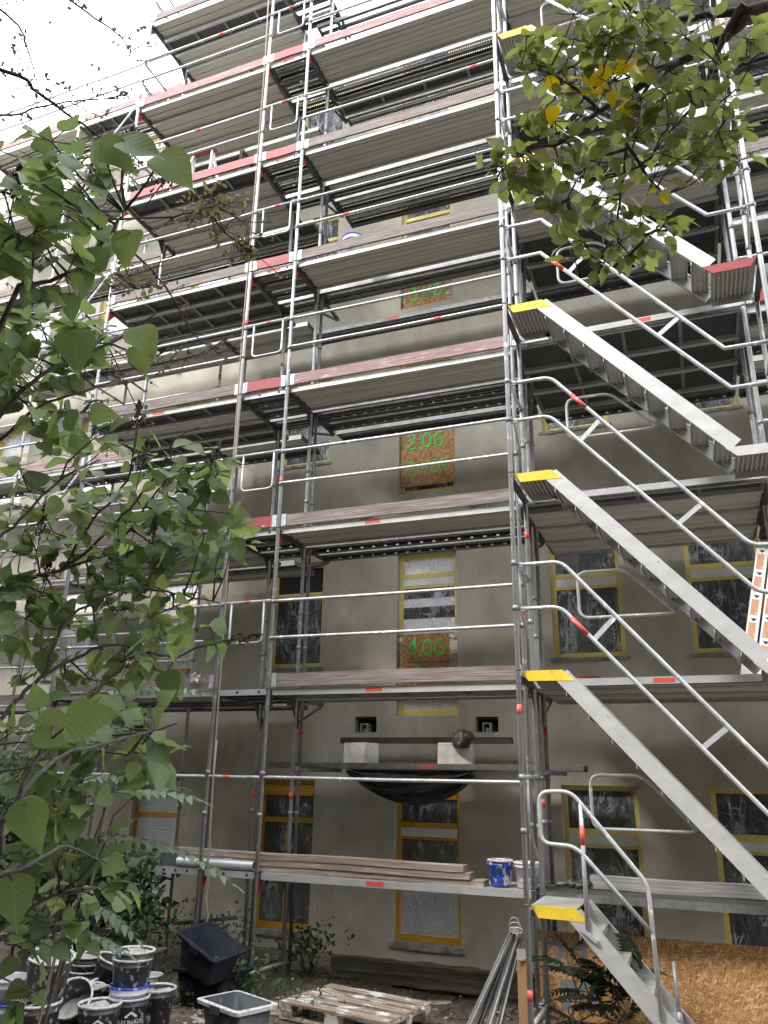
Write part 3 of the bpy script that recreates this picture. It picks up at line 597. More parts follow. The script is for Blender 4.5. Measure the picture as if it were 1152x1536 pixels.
for k in range(1, 9):
    z = 2 * k
    # bay D-C (1.09 m deep)
    kd = {1: ['steel_bright', 'steel', 'steel'], 2: ['alu', 'alu', 'steel'], 3: ['ply', 'alu', 'alu'], 4: ['ply', 'alu', 'ply'], 5: ['ply', 'ply', 'ply'], 6: ['ply', 'alu', 'alu'], 7: ['alu', 'alu', 'alu'], 8: ['alu', 'ply', 'alu']}[k]
    kd = kd + [kd[-1] if k != 5 else 'steel']
    for i, t in enumerate(kd): deck(sc, XD, XC, T1 + .345 * i, z, t, W3, sticker={1: .02, 2: .22, 4: .42}.get(k) if i == 0 else None)
    tm = {2: 'wood_grey', 3: 'wood_grey', 4: 'wood_grey', 5: 'wood_grey', 6: 'wood_red', 7: 'wood_pink', 8: 'wood_grey'}.get(k)
    if tm: toe(sc, XD, XC, .0, z, tm, text='Layher' if k == 6 else None)
    if k == 1: rail(sc, XD, XC, 0, z + 1.0)
    else:
        for h in (.6, 1.05): rail(sc, XD, XC, 0, z + h, mark={5: .5, 8: .2, 6: .6}.get(k - 1 if h > 1 else -1))
    # bay C-B
    for i in range(2): deck(sc, XC, XB, T1 + .34 * i, z, 'steel_bright' if i == 0 else 'steel', W3, sticker=.35 if (i == 0 and k in (5, 6, 7)) else None)
    if k >= 2: deck(sc, XC, XB, .78, z, 'steel', W3, 'console_deck')
    if k >= 3: toe(sc, XC, XB, .0, z, 'wood_red')
    if k == 1: rail(sc, XC, XB, 0, z + 1.0, mark=.3)
    else:
        mb = MB().use(M['galv']); zt, zb, a, b = z + 1.06, z + .55, XC + .15, XB - .12
        mb.tube([(XC + .028, -.02, zt), (XB - .028, -.02, zt)], .0175, 8); mb.tube(arc([(a, -.02, zt), (a, -.02, zb), (b, -.02, zb), (b, -.02, zt)], .07), .0145, 8)
        mb.box(XC + .026, XC + .11, -.026, -.014, zt - .022, zt + .022); mb.box(XB - .11, XB - .026, -.026, -.014, zt - .022, zt + .022)
        o = part(mb, 'frame_guardrail', sc)
        if k % 2 == 0 or k > 4: q = MB(); q.tube([(XC + .34, -.02, zt), (XC + .42, -.02, zt)], .0195, 8); part(q, 'tape_mark', o, M['sticker'])
    # bay B-A
    if k < 8:
        deck(sc, XB, XA, T1, z, 'ply' if k == 2 else 'alu', W6, sticker={1: .42, 2: .4, 3: .38}.get(k))
        for (yy, t) in {2: [(.7, 'ply')], 3: [(.72, 'steel'), (1.12, 'steel')], 4: [(.71, 'steel'), (1.05, 'steel'), (1.5, 'steel')], 5: [(.74, 'steel'), (1.78, 'steel')], 6: [(.74, 'steel'), (1.12, 'steel'), (1.5, 'steel')], 7: [(.71, 'steel'), (1.05, 'ply'), (1.41, 'steel')]}.get(k, []):
            deck(sc, XB if yy < 1.7 else XB - .6, XA, yy, z, t, W3, 'console_deck', sticker=.36 if yy == 1.78 else None)
        tm = {2: 'wood_grey', 3: 'wood_grey', 4: 'wood_pink', 5: 'wood_grey', 6: 'wood_grey', 7: 'wood_pink'}.get(k)
        if tm: toe(sc, XB, XA, .0, z, tm)
    if k == 1: rail(sc, XB, XA, 0, z + 1.0)
    else:
        for h in (.6, 1.05): rail(sc, XB, XA, 0, z + h, mark={4: .68, 5: .24, 6: .86}.get(k if h < 1 else -1))
    # bay A-F, behind the stairs
    P6 = [(-.05, W6), (.57, W6), (1.19, W6)]
    ks = {1: [(T1, W3, 'steel'), (T1 + .34, W3, 'steel')], 2: [(-.05, W3, 'alu'), (.28, W6, 'alu'), (.9, W6, 'alu'), (1.52, W3, 'ply')], 3: [(-.05, W3, 'ply'), (.28, W6, 'alu'), (.9, W6, 'alu'), (1.52, W6, 'alu')], 4: [(y_, w_, 'ply') for y_, w_ in P6] + [(1.83, W3, 'steel')],
          5: [(-.05, W6, 'alu'), (.57, W6, 'ply'), (1.19, W6, 'ply'), (1.83, W3, 'steel')], 6: [(-.05, W6, 'alu'), (.57, W6, 'ply'), (1.19, W6, 'alu'), (1.83, W3, 'steel')], 7: [(y_, w_, 'alu') for y_, w_ in P6], 8: [(y_, w_, 'alu') for y_, w_ in P6]}[k]
    if k > 1: deck(sc, XA, XF, -.15, z, 'steel', .095, 'edge_deck', sticker={2: .5, 4: .55}.get(k))
    for i, (y_, w_, t) in enumerate(ks): deck(sc, XA, XF, y_, z, t, w_, 'deck' if i < 2 else 'console_deck')
    # bay F-G
    for i, t in enumerate(['alu', 'steel', 'steel'] if k in (6,) else ['ply', 'alu', 'steel']): deck(sc, XF, XG, T1 + .34 * i, z, t, W3, 'deck' if i < 2 else 'console_deck')
    if k >= 2:
        for yy in (1.2, 1.54, 1.88): deck(sc, XF, XG, yy, z, 'steel' if yy > 1.3 else 'alu', W3, 'console_deck')
    if k >= 2: toe(sc, XF, XG, .0, z, {4: 'wood_red', 6: 'wood_pink'}.get(k, 'wood_grey'))
    for h in (.6, 1.05): rail(sc, XF, XG, 0, z + h)
# maker's plates under the black decks
for (x, y, z) in ((3.75, .22, 8), (3.9, .84, 8), (4.1, .06, 6), (-2.2, .5, 10)):
    q = MB(); q.box(x, x + .42, y, y + .07, z - .0245, z - .0225); o = part(q, 'maker_plate', sc, M['ply'])
    text_mesh('Layher 093', .065, Matrix.Translation((x + .21, y + .055, z - .0255)) @ Matrix.Rotation(math.pi, 4, 'X'), 'lettering', M['galv_dull'], o, .0004)
# lower inner platforms on consoles
for (z, x0, x1, mats, st) in ((3.2, -.93, 3.42, ('steel',), .52), (15.58, -.35, XA, ('steel',), None)):
    for i, t in enumerate(mats): deck(sc, x0, x1, .8 if z > 9 else 1.72, z, t, .36 if z > 9 else W3, 'inner_platform', sticker=st)
    for x in (XB + .04, XA + .04) if x0 < 5 else (XF + .04,):
        if z < 9: q = MB(); q.tube([(x, .68, z - .1), (x, 2.1, z - .1)], .022, 8); q.tube([(x, .76, z - .13), (x, .76, z - .07)], .036, 8); part(q, 'console_bracket', sc, M['galv_dull']); continue
        q = MB(); q.box(x + .03, x + .07, .79, 1.16, z - .12, z - .077); q.bar((x + .05, 1.12, z - .12), (x + .05, .79, z - .4), .02, .028); q.tube([(x + .05, .82, z - .1), (x - .06, .76, z - .1)], .03, 8); part(q, 'console_bracket', sc, M['dark_steel'])
# end guards on the left end of the scaffold
for k in range(3, 9):
    for h in (.6, 1.05):
        q = MB(); q.tube([(XD - .03, 0, 2 * k + h), (XD - .03, 1.12, 2 * k + h)], .018, 8); part(q, 'end_rail', sc, M['galv_dull'])
    if k > 5:
        q = MB(); q.tube(arc([(XD - .04, .12, 2 * k + 1.05), (XD - .04, .12, 2 * k + .55), (XD - .04, .75, 2 * k + .55), (XD - .04, .75, 2 * k + 1.05)], .1), .014, 8); part(q, 'end_guard', sc, M['galv'])
# long diagonal and foot ledgers
q = MB(); q.tube([(XC, .03, gz(XC, 0) + .22), (XB, .03, gz(XB, 0) + .2)], .02, 8); part(q, 'foot_ledger', sc, M['galv'])
q = MB(); q.tube([(XD, 1.05, 1.0), (XC - .1, 1.05, 1.35)], .02, 8); part(q, 'brace', sc, M['galv_dull'])
# ------------------------------------------------------------------ set-back scaffold on the left
ws = thing('side_scaffold', 'steel scaffold along the recessed left part of the facade half hidden by foliage', 'scaffold', (-6.2, 1.8, .85))
WX = (-8.77, -6.19, -4.66, -2.09)
for x in WX:
    for y in (1.42, 2.15):
        standard(x, y, gz(x, y), 17.2, ws, marks=(9.2, 16.6) if y < 2 else ())
    for k in range(1, 9):
        q = MB(); q.box(x - .024, x + .024, 1.45, 2.13, 2 * k - .085, 2 * k - .03); part(q, 'transom', ws, M['dark_steel'])
bays = [(-8.77, -6.19), (-6.19, -4.66), (-4.66, -2.09), (-2.09, -.5)]
for k in range(1, 9):
    for i, (a, b) in enumerate(bays):
        if i == 3 and k == 1: continue
        if k == 1: continue
        deck(ws, a, b, 1.46, 2 * k, 'alu' if (k + i) % 3 else 'ply', W3); deck(ws, a, b, 1.80, 2 * k, 'alu' if k % 2 else 'steel', W3)
        if i < 3:
            if k > 1: toe(ws, a, b, 1.42, 2 * k, 'wood_pink' if k in (4, 8) else 'wood_grey')
            for h in (.6, 1.05): rail(ws, a, b, 1.42, 2 * k + h)
    q = MB()
for k in (1, 3, 5, 7):
    q = MB(); q.tube([(-6.19, 1.38, 2 * k + .1), (-4.66, 1.38, 2 * k + 1.95)], .019, 8); part(q, 'brace', ws, M['galv'])
# ------------------------------------------------------------------ stair tower
AX, AY, TI, EX = 3.19, -.92, -.19, 5.76
st = thing('stair_tower', 'aluminium stair tower with yellow edged landings standing in front of the right scaffold bay', 'stair tower', (4.5, -.55, .85))
for x in (AX, EX):
    standard(x, AY, gz(x, AY) - .03, 17.6, st, marks=(1.28, 3.6 if x == AX else 5.2) if x == AX else (5.2,)); standard(x, TI, gz(x, TI) - .02, 17.6, st, marks=(5.5,))
    for k in range(1, 9):
        z = 2 * k; s_ = 1 if x == AX else -1
        q = MB(); q.box(x - .024, x + .024, AY + R, TI - R, z - .1, z - .045)
        for yy, d in ((AY + R, 1), (TI - R, -1)):
            a = [(x - .004, yy, z - .101), (x - .004, yy + d * .14, z - .101), (x - .004, yy, z - .3)]
            q.poly(a); q.poly([(p[0] + .008, p[1], p[2]) for p in a][::-1])
        part(q, 'transom', st, M['galv_dull'] if k == 1 else M['dark_steel'])
        # end frame guard: bent flat bar and tube on the short side
        q = MB(); q.tube([(x, AY, z + 1.05), (x, TI, z + 1.05)], .018, 8); q.tube([(x, AY, z + .6), (x, TI, z + .6)], .018, 8) if False else None
        part(q, 'end_rail', st, M['galv'])
        q = MB(); q.tube(arc([(x + .035 * s_, AY + .07, z + 1.03), (x + .035 * s_, AY + .07, z + .62), (x + .035 * s_, AY + .4, z + .35)], .05), .012, 8); part(q, 'bent_strut', st, M['galv'])
    q = MB(); q.tube([(x, AY, gz(x, AY) + .25), (x, TI, gz(x, TI) + .25)], .019, 8); part(q, 'cross_tube', st, M['galv'])
XL, XR, YO, YI = 3.61, 5.31, -.875, -.245          # flight from left landing end down to right landing start
def flight(k, bottom_cut=False):
    zt, zb = 2.0 * k, 2.0 * (k - 1) + .03
    fl = None
    sl = (zt - .07 - zb) / (XR - XL)
    def zc(x): return zt - .075 - sl * (x - XL)
    x1 = XR if not bottom_cut else XL + (zt - .075 - .98) / sl
    def stringer(y0, y1):
        mb = MB().use(M['alu'])
        a = Vector((XL - .05, 0, zc(XL - .05))); b = Vector((x1, 0, zc(x1))); h = .145
        d = (b - a).normalized(); n = Vector((-d.z, 0, d.x)); n = n if n.z > 0 else -n
        A = [a + n * h / 2, b + n * h / 2, b - n * h / 2, a - n * h / 2]
        # top end cut horizontally at the landing, bottom end vertically
        A[0] = Vector((A[0].x + (zt - .002 - A[0].z) / -sl if A[0].z > zt else A[0].x, 0, min(A[0].z, zt - .002)))
        p0 = [Vector((p.x, y0, p.z)) for p in A]; p1 = [Vector((p.x, y1, p.z)) for p in A]
        mb.poly(p0[::-1]); mb.poly(p1)
        for i in range(4): mb.poly([p0[i], p0[(i + 1) % 4], p1[(i + 1) % 4], p1[i]])
        for sgn in (1, -1):                                      # flanges of the C profile
            q0 = a + d * .13 + n * ((h / 2 - .003) * sgn); q1 = b - d * .01 + n * ((h / 2 - .003) * sgn)
            yy = (y0 + y1) / 2; off = .018 * (1 if y0 < -.5 else -1)
            mb.bar((q0.x, yy + off, q0.z), (q1.x, yy + off, q1.z), .045, .006, n)
        return mb
    fl = part(stringer(YO, YO + .012), 'stair_flight', st)
    o = stringer(YI - .012, YI).build('stringer', None, fl)
    nt_ = 9 if not bottom_cut else 4
    for i in range(nt_):
        x = XL + .09 + i * (XR - XL) / 9; z = zc(x) - .012
        mb = MB().use(M['alu_dull']); mb.box(x - .085, x + .085, YO + .013, YI - .013, z - .012, z)
        mb.box(x + .077, x + .085, YO + .013, YI - .013, z - .05, z - .012); mb.box(x - .085, x - .077, YO + .013, YI - .013, z - .05, z - .012)
        for q in range(3): mb.box(x - .06 + q * .05, x - .045 + q * .05, YO + .02, YI - .02, z - .028, z - .0125)
        mb.build('tread', None, fl)
    def landing(xa, xb, z, edge):
        mb = MB().use(M['alu_dull']); mb.box(xa, xb, YO + .013, YI - .013, z - .008, z - .001); n = 9
        x = xa + .02
        while x < xb - .03: mb.box(x, x + .018, YO + .02, YI - .02, z - .035, z - .0085); x += .042
        mb.use(M['alu']); mb.box(xa, xb, YI - .012, YI, z - .1, z)
        mb.build('landing', None, fl)
        e = MB(); t = .0955
        if xa < 4: pts = [(xa, z), (xb - .02, z), (xb + .095, z - .105), (xb - .005, z - t - .005), (xa + .06, z - t)]
        else: pts = [(xa - .095, z), (xb, z), (xb - .06, z - t), (xa + .005, z - t)]
        a = [(p[0], YO - .003, p[1]) for p in pts]; b = [(p[0], YO + .0125, p[1]) for p in pts]; m_ = len(pts)
        e.poly(a[::-1]); e.poly(b)
        for i in range(m_): e.poly([a[i], a[(i + 1) % m_], b[(i + 1) % m_], b[i]])
        e.build('landing_edge', M[edge], fl)
    landing(AX + .025, XL, zt, 'yellow')
    if not bottom_cut: landing(XR, EX - .03, zb - .02, 'wood_red' if k == 5 else 'alu')
    # outer handrail: two parallel tubes joined by flat plates
    if not bottom_cut:
        rr = .09 if k <= 3 else .006; y = AY + .03
        U = [(AX + .02, y, zt + 1.03), (XL + .03, y, zt + 1.03), (XR + .02, y, zb + 1.01), (EX - .02, y, zb + 1.01)]
        Lw = [(AX + .02, y, zt + .59), (XL - .0, y, zt + .59), (XR + .03, y, zb + .58), (EX - .02, y, zb + .58)]
        mb = MB().use(M['galv']); mb.tube(arc(U, rr), .02, 10); mb.tube(arc(Lw, rr), .02, 10)
        for t in (.28, .78):
            pu = Vector(U[1]).lerp(Vector(U[2]), t); pl_ = Vector(Lw[1]).lerp(Vector(Lw[2]), min(.99, t - .02)); dd = (Vector(U[2]) - Vector(U[1])).normalized(); c = pu + dd * -.16
            best = min((Vector(Lw[1]).lerp(Vector(Lw[2]), q / 60.) for q in range(61)), key=lambda v: (v - pu).length); mb.bar(pu, best, .008, .045, dd)
        for p in (U[0], Lw[0], U[-1], Lw[-1]): mb.box(p[0] - .03, p[0] + .06, y - .014, y + .014, p[2] - .024, p[2] + .024)
        o = part(mb, 'handrail', st)
        q = MB(); A_, B_ = (Vector(Lw[1]), Vector(Lw[2])) if k != 3 else (Vector(U[1]), Vector(U[2])); t0 = .055 if k != 3 else .12; q.tube([A_.lerp(B_, t0), A_.lerp(B_, t0 + .085)], .0215, 10); part(q, 'tape_mark', o, M['sticker'])
    # inner guard loop beside the stair opening
    y = YI + .03; mb = MB().use(M['galv'])
    P_ = [(3.95, y, zt + 1.08), (4.175, y, zt + 1.08), (4.64, y, zt + .6), (3.7, y, zt + .6), (3.7, y, zt + 1.08), (3.95, y, zt + 1.08)]
    pts = arc(P_, .1 if k <= 3 else .1)
    mb.tube(pts[:-1], .0165, 8, closed=True); mb.bar((4.62, y, zt + .62), (4.7, y, zt + .75), .012, .04); part(mb, 'inner_guard', st)
    return fl
for k in range(2, 9): flight(k)
flight(1, True)
# closed handrail of the lowest flight
mb = MB().use(M['galv']); y = AY + .03
mb.tube(arc([(4.205, y, 1.86), (3.63, y, 2.485), (3.33, y, 2.5), (3.33, y, 2.925), (3.61, y, 2.935), (4.2, y, 2.22), (4.225, y, 1.12)], .09), .019, 10)
mb.tube([(3.69, y, 2.85), (3.69, y, 1.84)], .019, 10); mb.bar((3.63, y, 1.86), (3.76, y, 1.76), .03, .05, (0, 1, 0)); mb.bar((4.17, y, 1.25), (4.28, y, 1.15), .03, .05, (0, 1, 0))
o = part(mb, 'handrail', st); q = MB(); q.tube([(3.69, y, 2.5), (3.69, y, 2.66)], .021, 10); part(q, 'tape_mark', o, M['sticker'])
# ------------------------------------------------------------------ things standing on the scaffold
def place(name, label, cat, mb, loc, m=None, group=None, rz=0):
    """a one-mesh thing, mesh built round its own base"""
    o = mb.build(name, m, None, loc); o.rotation_euler.z = rz; return tag(o, label, cat, group)
def bucket(label, pos, r=.16, h=.32, body='bucket', fill=.75, tilt=(0, 0), rz=0, group=None, text=None, handle=0, fillmat='mortar', rim='rim', band=None):
    t = thing('bucket', label, 'bucket', pos, group); t.rotation_euler = (tilt[0], tilt[1], rz)
    n = 24; rb = r * .8; mb = MB()
    mb.lathe([(0, .004), (rb - .01, .004), (rb, .012), (r * .955, h * .8), (r * .985, h * .8), (r * .985, h * .83), (r * .96, h * .84), (r, h - .016)], n, None, .012)
    mb.lathe([(r * .945, h - .012), (r * .85, h * .3), (rb * .9, .03), (0, .03)], n, None, .012)
    b = mb.build('body', M[body], t)
    q = MB(); q.lathe([(r, h - .018), (r + .007, h - .018), (r + .008, h - .004), (r + .002, h), (r * .95, h - .002), (r * .94, h - .014)], n, None, .012); q.build('rim', M[rim], t)
    if fill:
        q = MB(); zf = h * fill; rr = rb + (r * .94 - rb) * fill; pts = []
        ring = [(rr * .99 * math.cos(6.283 * j / 14), rr * .99 * math.sin(6.283 * j / 14)) for j in range(14)]
        c = len(q.v); q.v.append(Vector((0, 0, zf + rnd.uniform(-.03, .03))))
        mid = [Vector((x * .55, y * .55, zf + rnd.uniform(-.035, .035))) for x, y in ring]; out = [Vector((x, y, zf + rnd.uniform(-.02, .03))) for x, y in ring]
        q.v += mid + out
        for j in range(14): k = (j + 1) % 14; q.face([0, 1 + j, 1 + k], True); q.face([1 + j, 15 + j, 15 + k, 1 + k], True)
        q.build('mortar_residue', M[fillmat], t)
    if handle:
        q = MB(); a0 = handle; q.tube([((r + .012) * math.cos(a), (r + .012) * math.sin(a) * math.cos(a0), h - .03 + (r) * math.sin(a) * math.sin(a0)) for a in [math.pi * i / 12 for i in range(13)]], .0035, 6); q.build('handle', M['galv'], t)
    if band: q = MB(); q.lathe([(r * .93, h * .18), (r * .94 + .003, h * .55)], n); q.build('label_band', M[band], t)
    if text:
        o = text_mesh(text, r * .29, Matrix.Identity(4), 'lettering', M['white'], t, .0)
        rr0 = rb + (r * .955 - rb) * .5 + .002; zc = h * .4
        for v in o.data.vertices: a = v.co.x / rr0 - math.pi / 2; z = zc + v.co.y; rr = rb + (r * .955 - rb) * min(1, z / (h * .8)) + .0025; v.co = (rr * math.cos(a), rr * math.sin(a), z)
        q = MB()                                                # gable-shaped emblem above the name
        def W_(x, z): a = x / rr0 - math.pi / 2; rr = rb + (r * .955 - rb) * min(1, z / (h * .8)) + .0025; return (rr * math.cos(a), rr * math.sin(a), z)
        z0 = zc + r * .3
        q.poly([W_(-.05, z0), W_(.05, z0), W_(.05, z0 + .012), W_(0, z0 + .05), W_(-.05, z0 + .012)]); q.build('emblem', M['white'], t)
    return t
GB = 'mortar buckets piled at the left'
H = .32
def bk(u, v, label, lift=0, tilt=(0, 0), under=None, **kw):
    """the bucket whose rim centre stands at this place; 'under' stacks it on the spot of an earlier one"""
    h = kw.get('h', H); kw.setdefault('r', .175)
    if under is not None: loc = Vector((under[0] + rnd.uniform(-.012, .012), under[1] + rnd.uniform(-.012, .012), gz(under[0], under[1]) + lift))
    else:
        p = at_z(u, v, .85 + lift + h); p = at_z(u, v, gz(p.x, p.y) + lift + h); loc = Vector((p.x, p.y, p.z - h))
        if tilt != (0, 0): loc = p - Vector((h * math.sin(tilt[1]), -h * math.sin(tilt[0]) * math.cos(tilt[1]), h * math.cos(tilt[0]) * math.cos(tilt[1])))
    bucket(label, loc, tilt=tilt, group=GB, **kw); return (loc.x, loc.y)
bk(150, 1503, 'black lettered bucket at the very front with pale mortar inside', text='BAUHAUS', rz=.68, fill=.86)
s2 = bk(194, 1492, 'black lettered bucket carrying a stack of further buckets', text='BAUHAUS', rz=.85, fill=0)
bk(0, 0, 'blue and white splashed bucket nested under the topmost black bucket', under=s2, lift=.085, body='white_pl', fill=0, rim='blue', r=.168)
bk(0, 0, 'black bucket with double caked rim on top of the nested stack', under=s2, lift=.3, fill=0, r=.17)
bk(0, 0, 'black bucket inserted in the top of the tallest stack', under=s2, lift=.36, fill=.9, r=.172)
bk(236, 1480, 'black bucket at the right end of the bucket pile with white leaf-shaped scuff', rz=.9, fill=.85, r=.165)
s3 = bk(55, 1500, 'large black bucket full of mortar lumps below the one with raised handle', fill=.95, r=.2, h=.36)
bk(0, 0, 'tilted black bucket with its wire handle raised', under=(s3[0] + .03, s3[1] + .03), lift=.38, tilt=(.1, .16), handle=1.1, fill=.8, r=.185)
s4 = bk(8, 1500, 'white and blue bucket at the left edge beneath another one', body='white_pl', rim='blue', fill=0, r=.17)
bk(0, 0, 'blue striped white bucket on top at the left edge of the photo', under=s4, lift=.16, body='white_pl', fill=.8, r=.17)
bk(110, 1496, 'black bucket tipped towards the viewer showing its brown inside', tilt=(.75, .25), fill=.35, r=.18)
s5 = bk(134, 1431, 'uppermost black bucket of the triple stack with grey sludge', lift=.13, fill=.93, r=.17)
bk(0, 0, 'lowest black bucket of the triple stack at the back', under=s5, fill=0, r=.17)
bk(0, 0, 'middle black bucket of the triple stack at the back', under=s5, lift=.065, fill=0, r=.17)
bk(172, 1437, 'black bucket leaning sideways beside the triple stack', lift=.12, tilt=(-.1, .32), fill=.5, r=.155, h=.34)
bk(130, 1478, 'half hidden black bucket with grey sludge between front and back buckets', fill=.93, handle=.1, r=.165)
bk(165, 1470, 'dark bucket wedged under the leaning bucket', fill=0, r=.17)
bk(226, 1461, 'small white bucket behind the pile', body='white_pl', fill=.6, r=.12, h=.24)
p = at_z(180, 1420, 1.2); mb = MB(); mb.box(-.32, .3, -.2, .2, 0, .02); place('slab', 'flat grey board lying behind the bucket stacks', 'board', mb, (p.x, p.y + .25, 1.12), M['plaster_patch'], rz=.1)
mb = MB(); n = 10; p = at_z(199, 1428, 1.47)
for j in range(n + 1):
    for i in range(n + 1): mb.v.append(Vector(((i / n - .5) * .26, (j / n - .5) * .24, .07 * abs(mnoise.noise(Vector((i * .45, j * .45, 3)))) + .02)))
for j in range(n):
    for i in range(n): a = j * (n + 1) + i; mb.face([a, a + 1, a + n + 2, a + n + 1], True)
place('plastic_bag', 'crumpled blue and white plastic bag lying behind the top bucket', 'bag', mb, (p.x, p.y, p.z - .03), M['blue_bag'])
# large mortar tubs
def tub(label, loc, rz, tilt=(0, 0), m='tub', rim='rim', s=1.0):
    t = thing('mortar_tub', label, 'tub', loc, 'rectangular mortar tubs'); t.rotation_euler = (tilt[0], tilt[1], rz)
    a, b, h = .29 * s, .2 * s, .3 * s; ta = .8
    def ring(x, y, z, rr=.05):
        out = []
        for cx_, cy_, a0 in ((x - rr, y - rr, 0), (-x + rr, y - rr, 90), (-x + rr, -y + rr, 180), (x - rr, -y + rr, 270)):
            for q in range(5): an = rad(a0 + q * 22.5); out.append(Vector((cx_ + rr * math.cos(an), cy_ + rr * math.sin(an), z)))
        return out
    mb = MB(); rings = [ring(a * ta, b * ta, .004), ring(a * ta, b * ta, .005), ring(a * .97, b * .97, h), ring(a * .95, b * .95, h), ring(a * ta - .005, b * ta - .005, .02)]
    for r_ in rings: mb.v += r_
    for i in range(1, 4):
        for j in range(20): p0 = i * 20 + j; p1 = i * 20 + (j + 1) % 20; mb.face([p0, p1, p1 + 20, p0 + 20], True)
    mb.face(list(range(20))[::-1]); mb.face([80 + j for j in range(20)]); mb.build('body', M[m], t)
    q = MB(); rs = [ring(a * .965, b * .965, h - .03), ring(a + .025, b + .025, h - .03), ring(a + .03, b + .03, h), ring(a * .95, b * .95, h + .004)]
    for r_ in rs: q.v += r_
    for i in range(3):
        for j in range(20): p0 = i * 20 + j; p1 = i * 20 + (j + 1) % 20; q.face([p0, p1, p1 + 20, p0 + 20], False)
    q.build('rim', M[rim], t)
    for sg in (1, -1): g_ = MB(); g_.box(-.07, .07, sg * (b + .03) - .006, sg * (b + .03) + .006, h - .06, h - .002); g_.build('grip', M[m], t)
    return t
p = at_z(356, 1500, 1.15); tub('grey splashed mortar tub standing alone at the front beside the rope coil', (p.x, p.y, gz(p.x, p.y)), -.42)
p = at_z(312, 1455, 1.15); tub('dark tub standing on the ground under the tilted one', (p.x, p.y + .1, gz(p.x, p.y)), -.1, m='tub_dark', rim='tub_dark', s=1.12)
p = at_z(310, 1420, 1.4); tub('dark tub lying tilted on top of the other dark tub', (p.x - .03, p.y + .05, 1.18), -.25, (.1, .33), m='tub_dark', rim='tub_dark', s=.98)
# planks, roll and pails on the first deck
def plank(label, a, b, wd, ht, m, group=None, name='timber_plank', cat='plank', jit=.004):
    a = Vector(a); b = Vector(b); mb = MB(); d = b - a; ln = d.length; n = 12; rz_ = math.atan2(d.y, d.x); pitch = math.asin(d.z / ln); base = len(mb.v); ph = rnd.random() * 9
    for i in range(n + 1):
        x = ln * i / n; dz = jit * math.sin(i * .9 + ph); dy = jit * math.cos(i * .7 + ph)
        for (yy, zz) in ((-wd / 2, 0), (wd / 2, 0), (wd / 2, ht), (-wd / 2, ht)): mb.v.append(Vector((x, yy + dy + rnd.uniform(-1, 1) * jit * .3, zz + dz)))
    for i in range(n):
        for j in range(4): p = i * 4 + j; c = i * 4 + (j + 1) % 4; mb.face([p, p + 4, c + 4, c])
    mb.face([0, 1, 2, 3]); e_ = n * 4; mb.face([e_ + 3, e_ + 2, e_ + 1, e_])
    o = mb.build(name, M[m], None, a); o.rotation_euler = (0, -pitch, rz_); return tag(o, label, cat, group)
plank('brown timber plank lying directly on the lowest deck, bottom of the three planks', (-1.0, .24, 2.004), (2.56, .16, 2.004), .2, .055, 'plank', 'planks on the lowest deck')
plank('second timber plank of the pile on the lowest deck, between the other two', (-1.15, .22, 2.064), (2.42, .13, 2.064), .17, .06, 'plank', 'planks on the lowest deck')
plank('top timber plank of the pile with a small round knot hole', (-1.25, .21, 2.13), (2.36, .11, 2.13), .15, .062, 'plank', 'planks on the lowest deck')
mb = MB(); mb.tube([(0, 0, 0), (1.0, .02, .0)], .052, 18, cap=False); mb.tube([(1.0, .02, .0), (0, 0, 0)], .046, 18, cap=False)
place('foil_roll', 'silver foil roll lying on the short deck in front of the planks', 'roll', mb, (-1.08, .06, 2.056), M['silver'])
t = bucket('bright blue paint pail with white splashes and pale label on the lowest deck', (2.7, .2, 2.004), r=.125, h=.25, body='blue', fill=.92, rz=.4, rim='rim', handle=-.9)
q = MB(); q.lathe([(.108, .06), (.1165, .17)], 40); q2 = [f for i, f in enumerate(q.f) if i < 6]; q.f = q2; q.mi = q.mi[:6]; q.sm = q.sm[:6]; o = q.build('paper_label', M['white_pl'], t); o.rotation_euler.z = -.75
t = bucket('white paint pail with violet splashes next to the bright blue pail', (2.97, .2, 2.004), r=.125, h=.24, body='white_pl', fill=.9, rz=.4, rim='white_pl', handle=-.9, band=None)
q = MB(); q.lathe([(.106, .03), (.114, .11)], 40); q.f = q.f[:9]; q.mi = q.mi[:9]; q.sm = q.sm[:9]; o = q.build('paper_label', M['grey_paint'], t); o.rotation_euler.z = -1.3
mb = MB()
for x, y, l in ((0, 0, .34), (.12, .05, .28), (.2, -.02, .2)): mb.tube([(x, y, .03), (x + l * .7, y + l * .5, .05)], .024, 8); mb.tube([(x + l * .3, y + .1, .03), (x + l * .3 + .06, y + .1, .06)], .035, 8)
place('coupler_heap', 'heap of old scaffold couplers on the deck behind the pails', 'couplers', mb, (3.22, .38, 2.0), M['dark_steel'])
M['beam_grey'] = mat('silver_grey_timber', (.4, .39, .37), (.24, .23, .215), .85, 0, (1.4, 24, 40), .36, .64, 8, .4)
plank('grey weathered beam lying along the back of the lowest right deck', (3.55, .5, 2.004), (5.6, .46, 2.004), .1, .12, 'beam_grey')
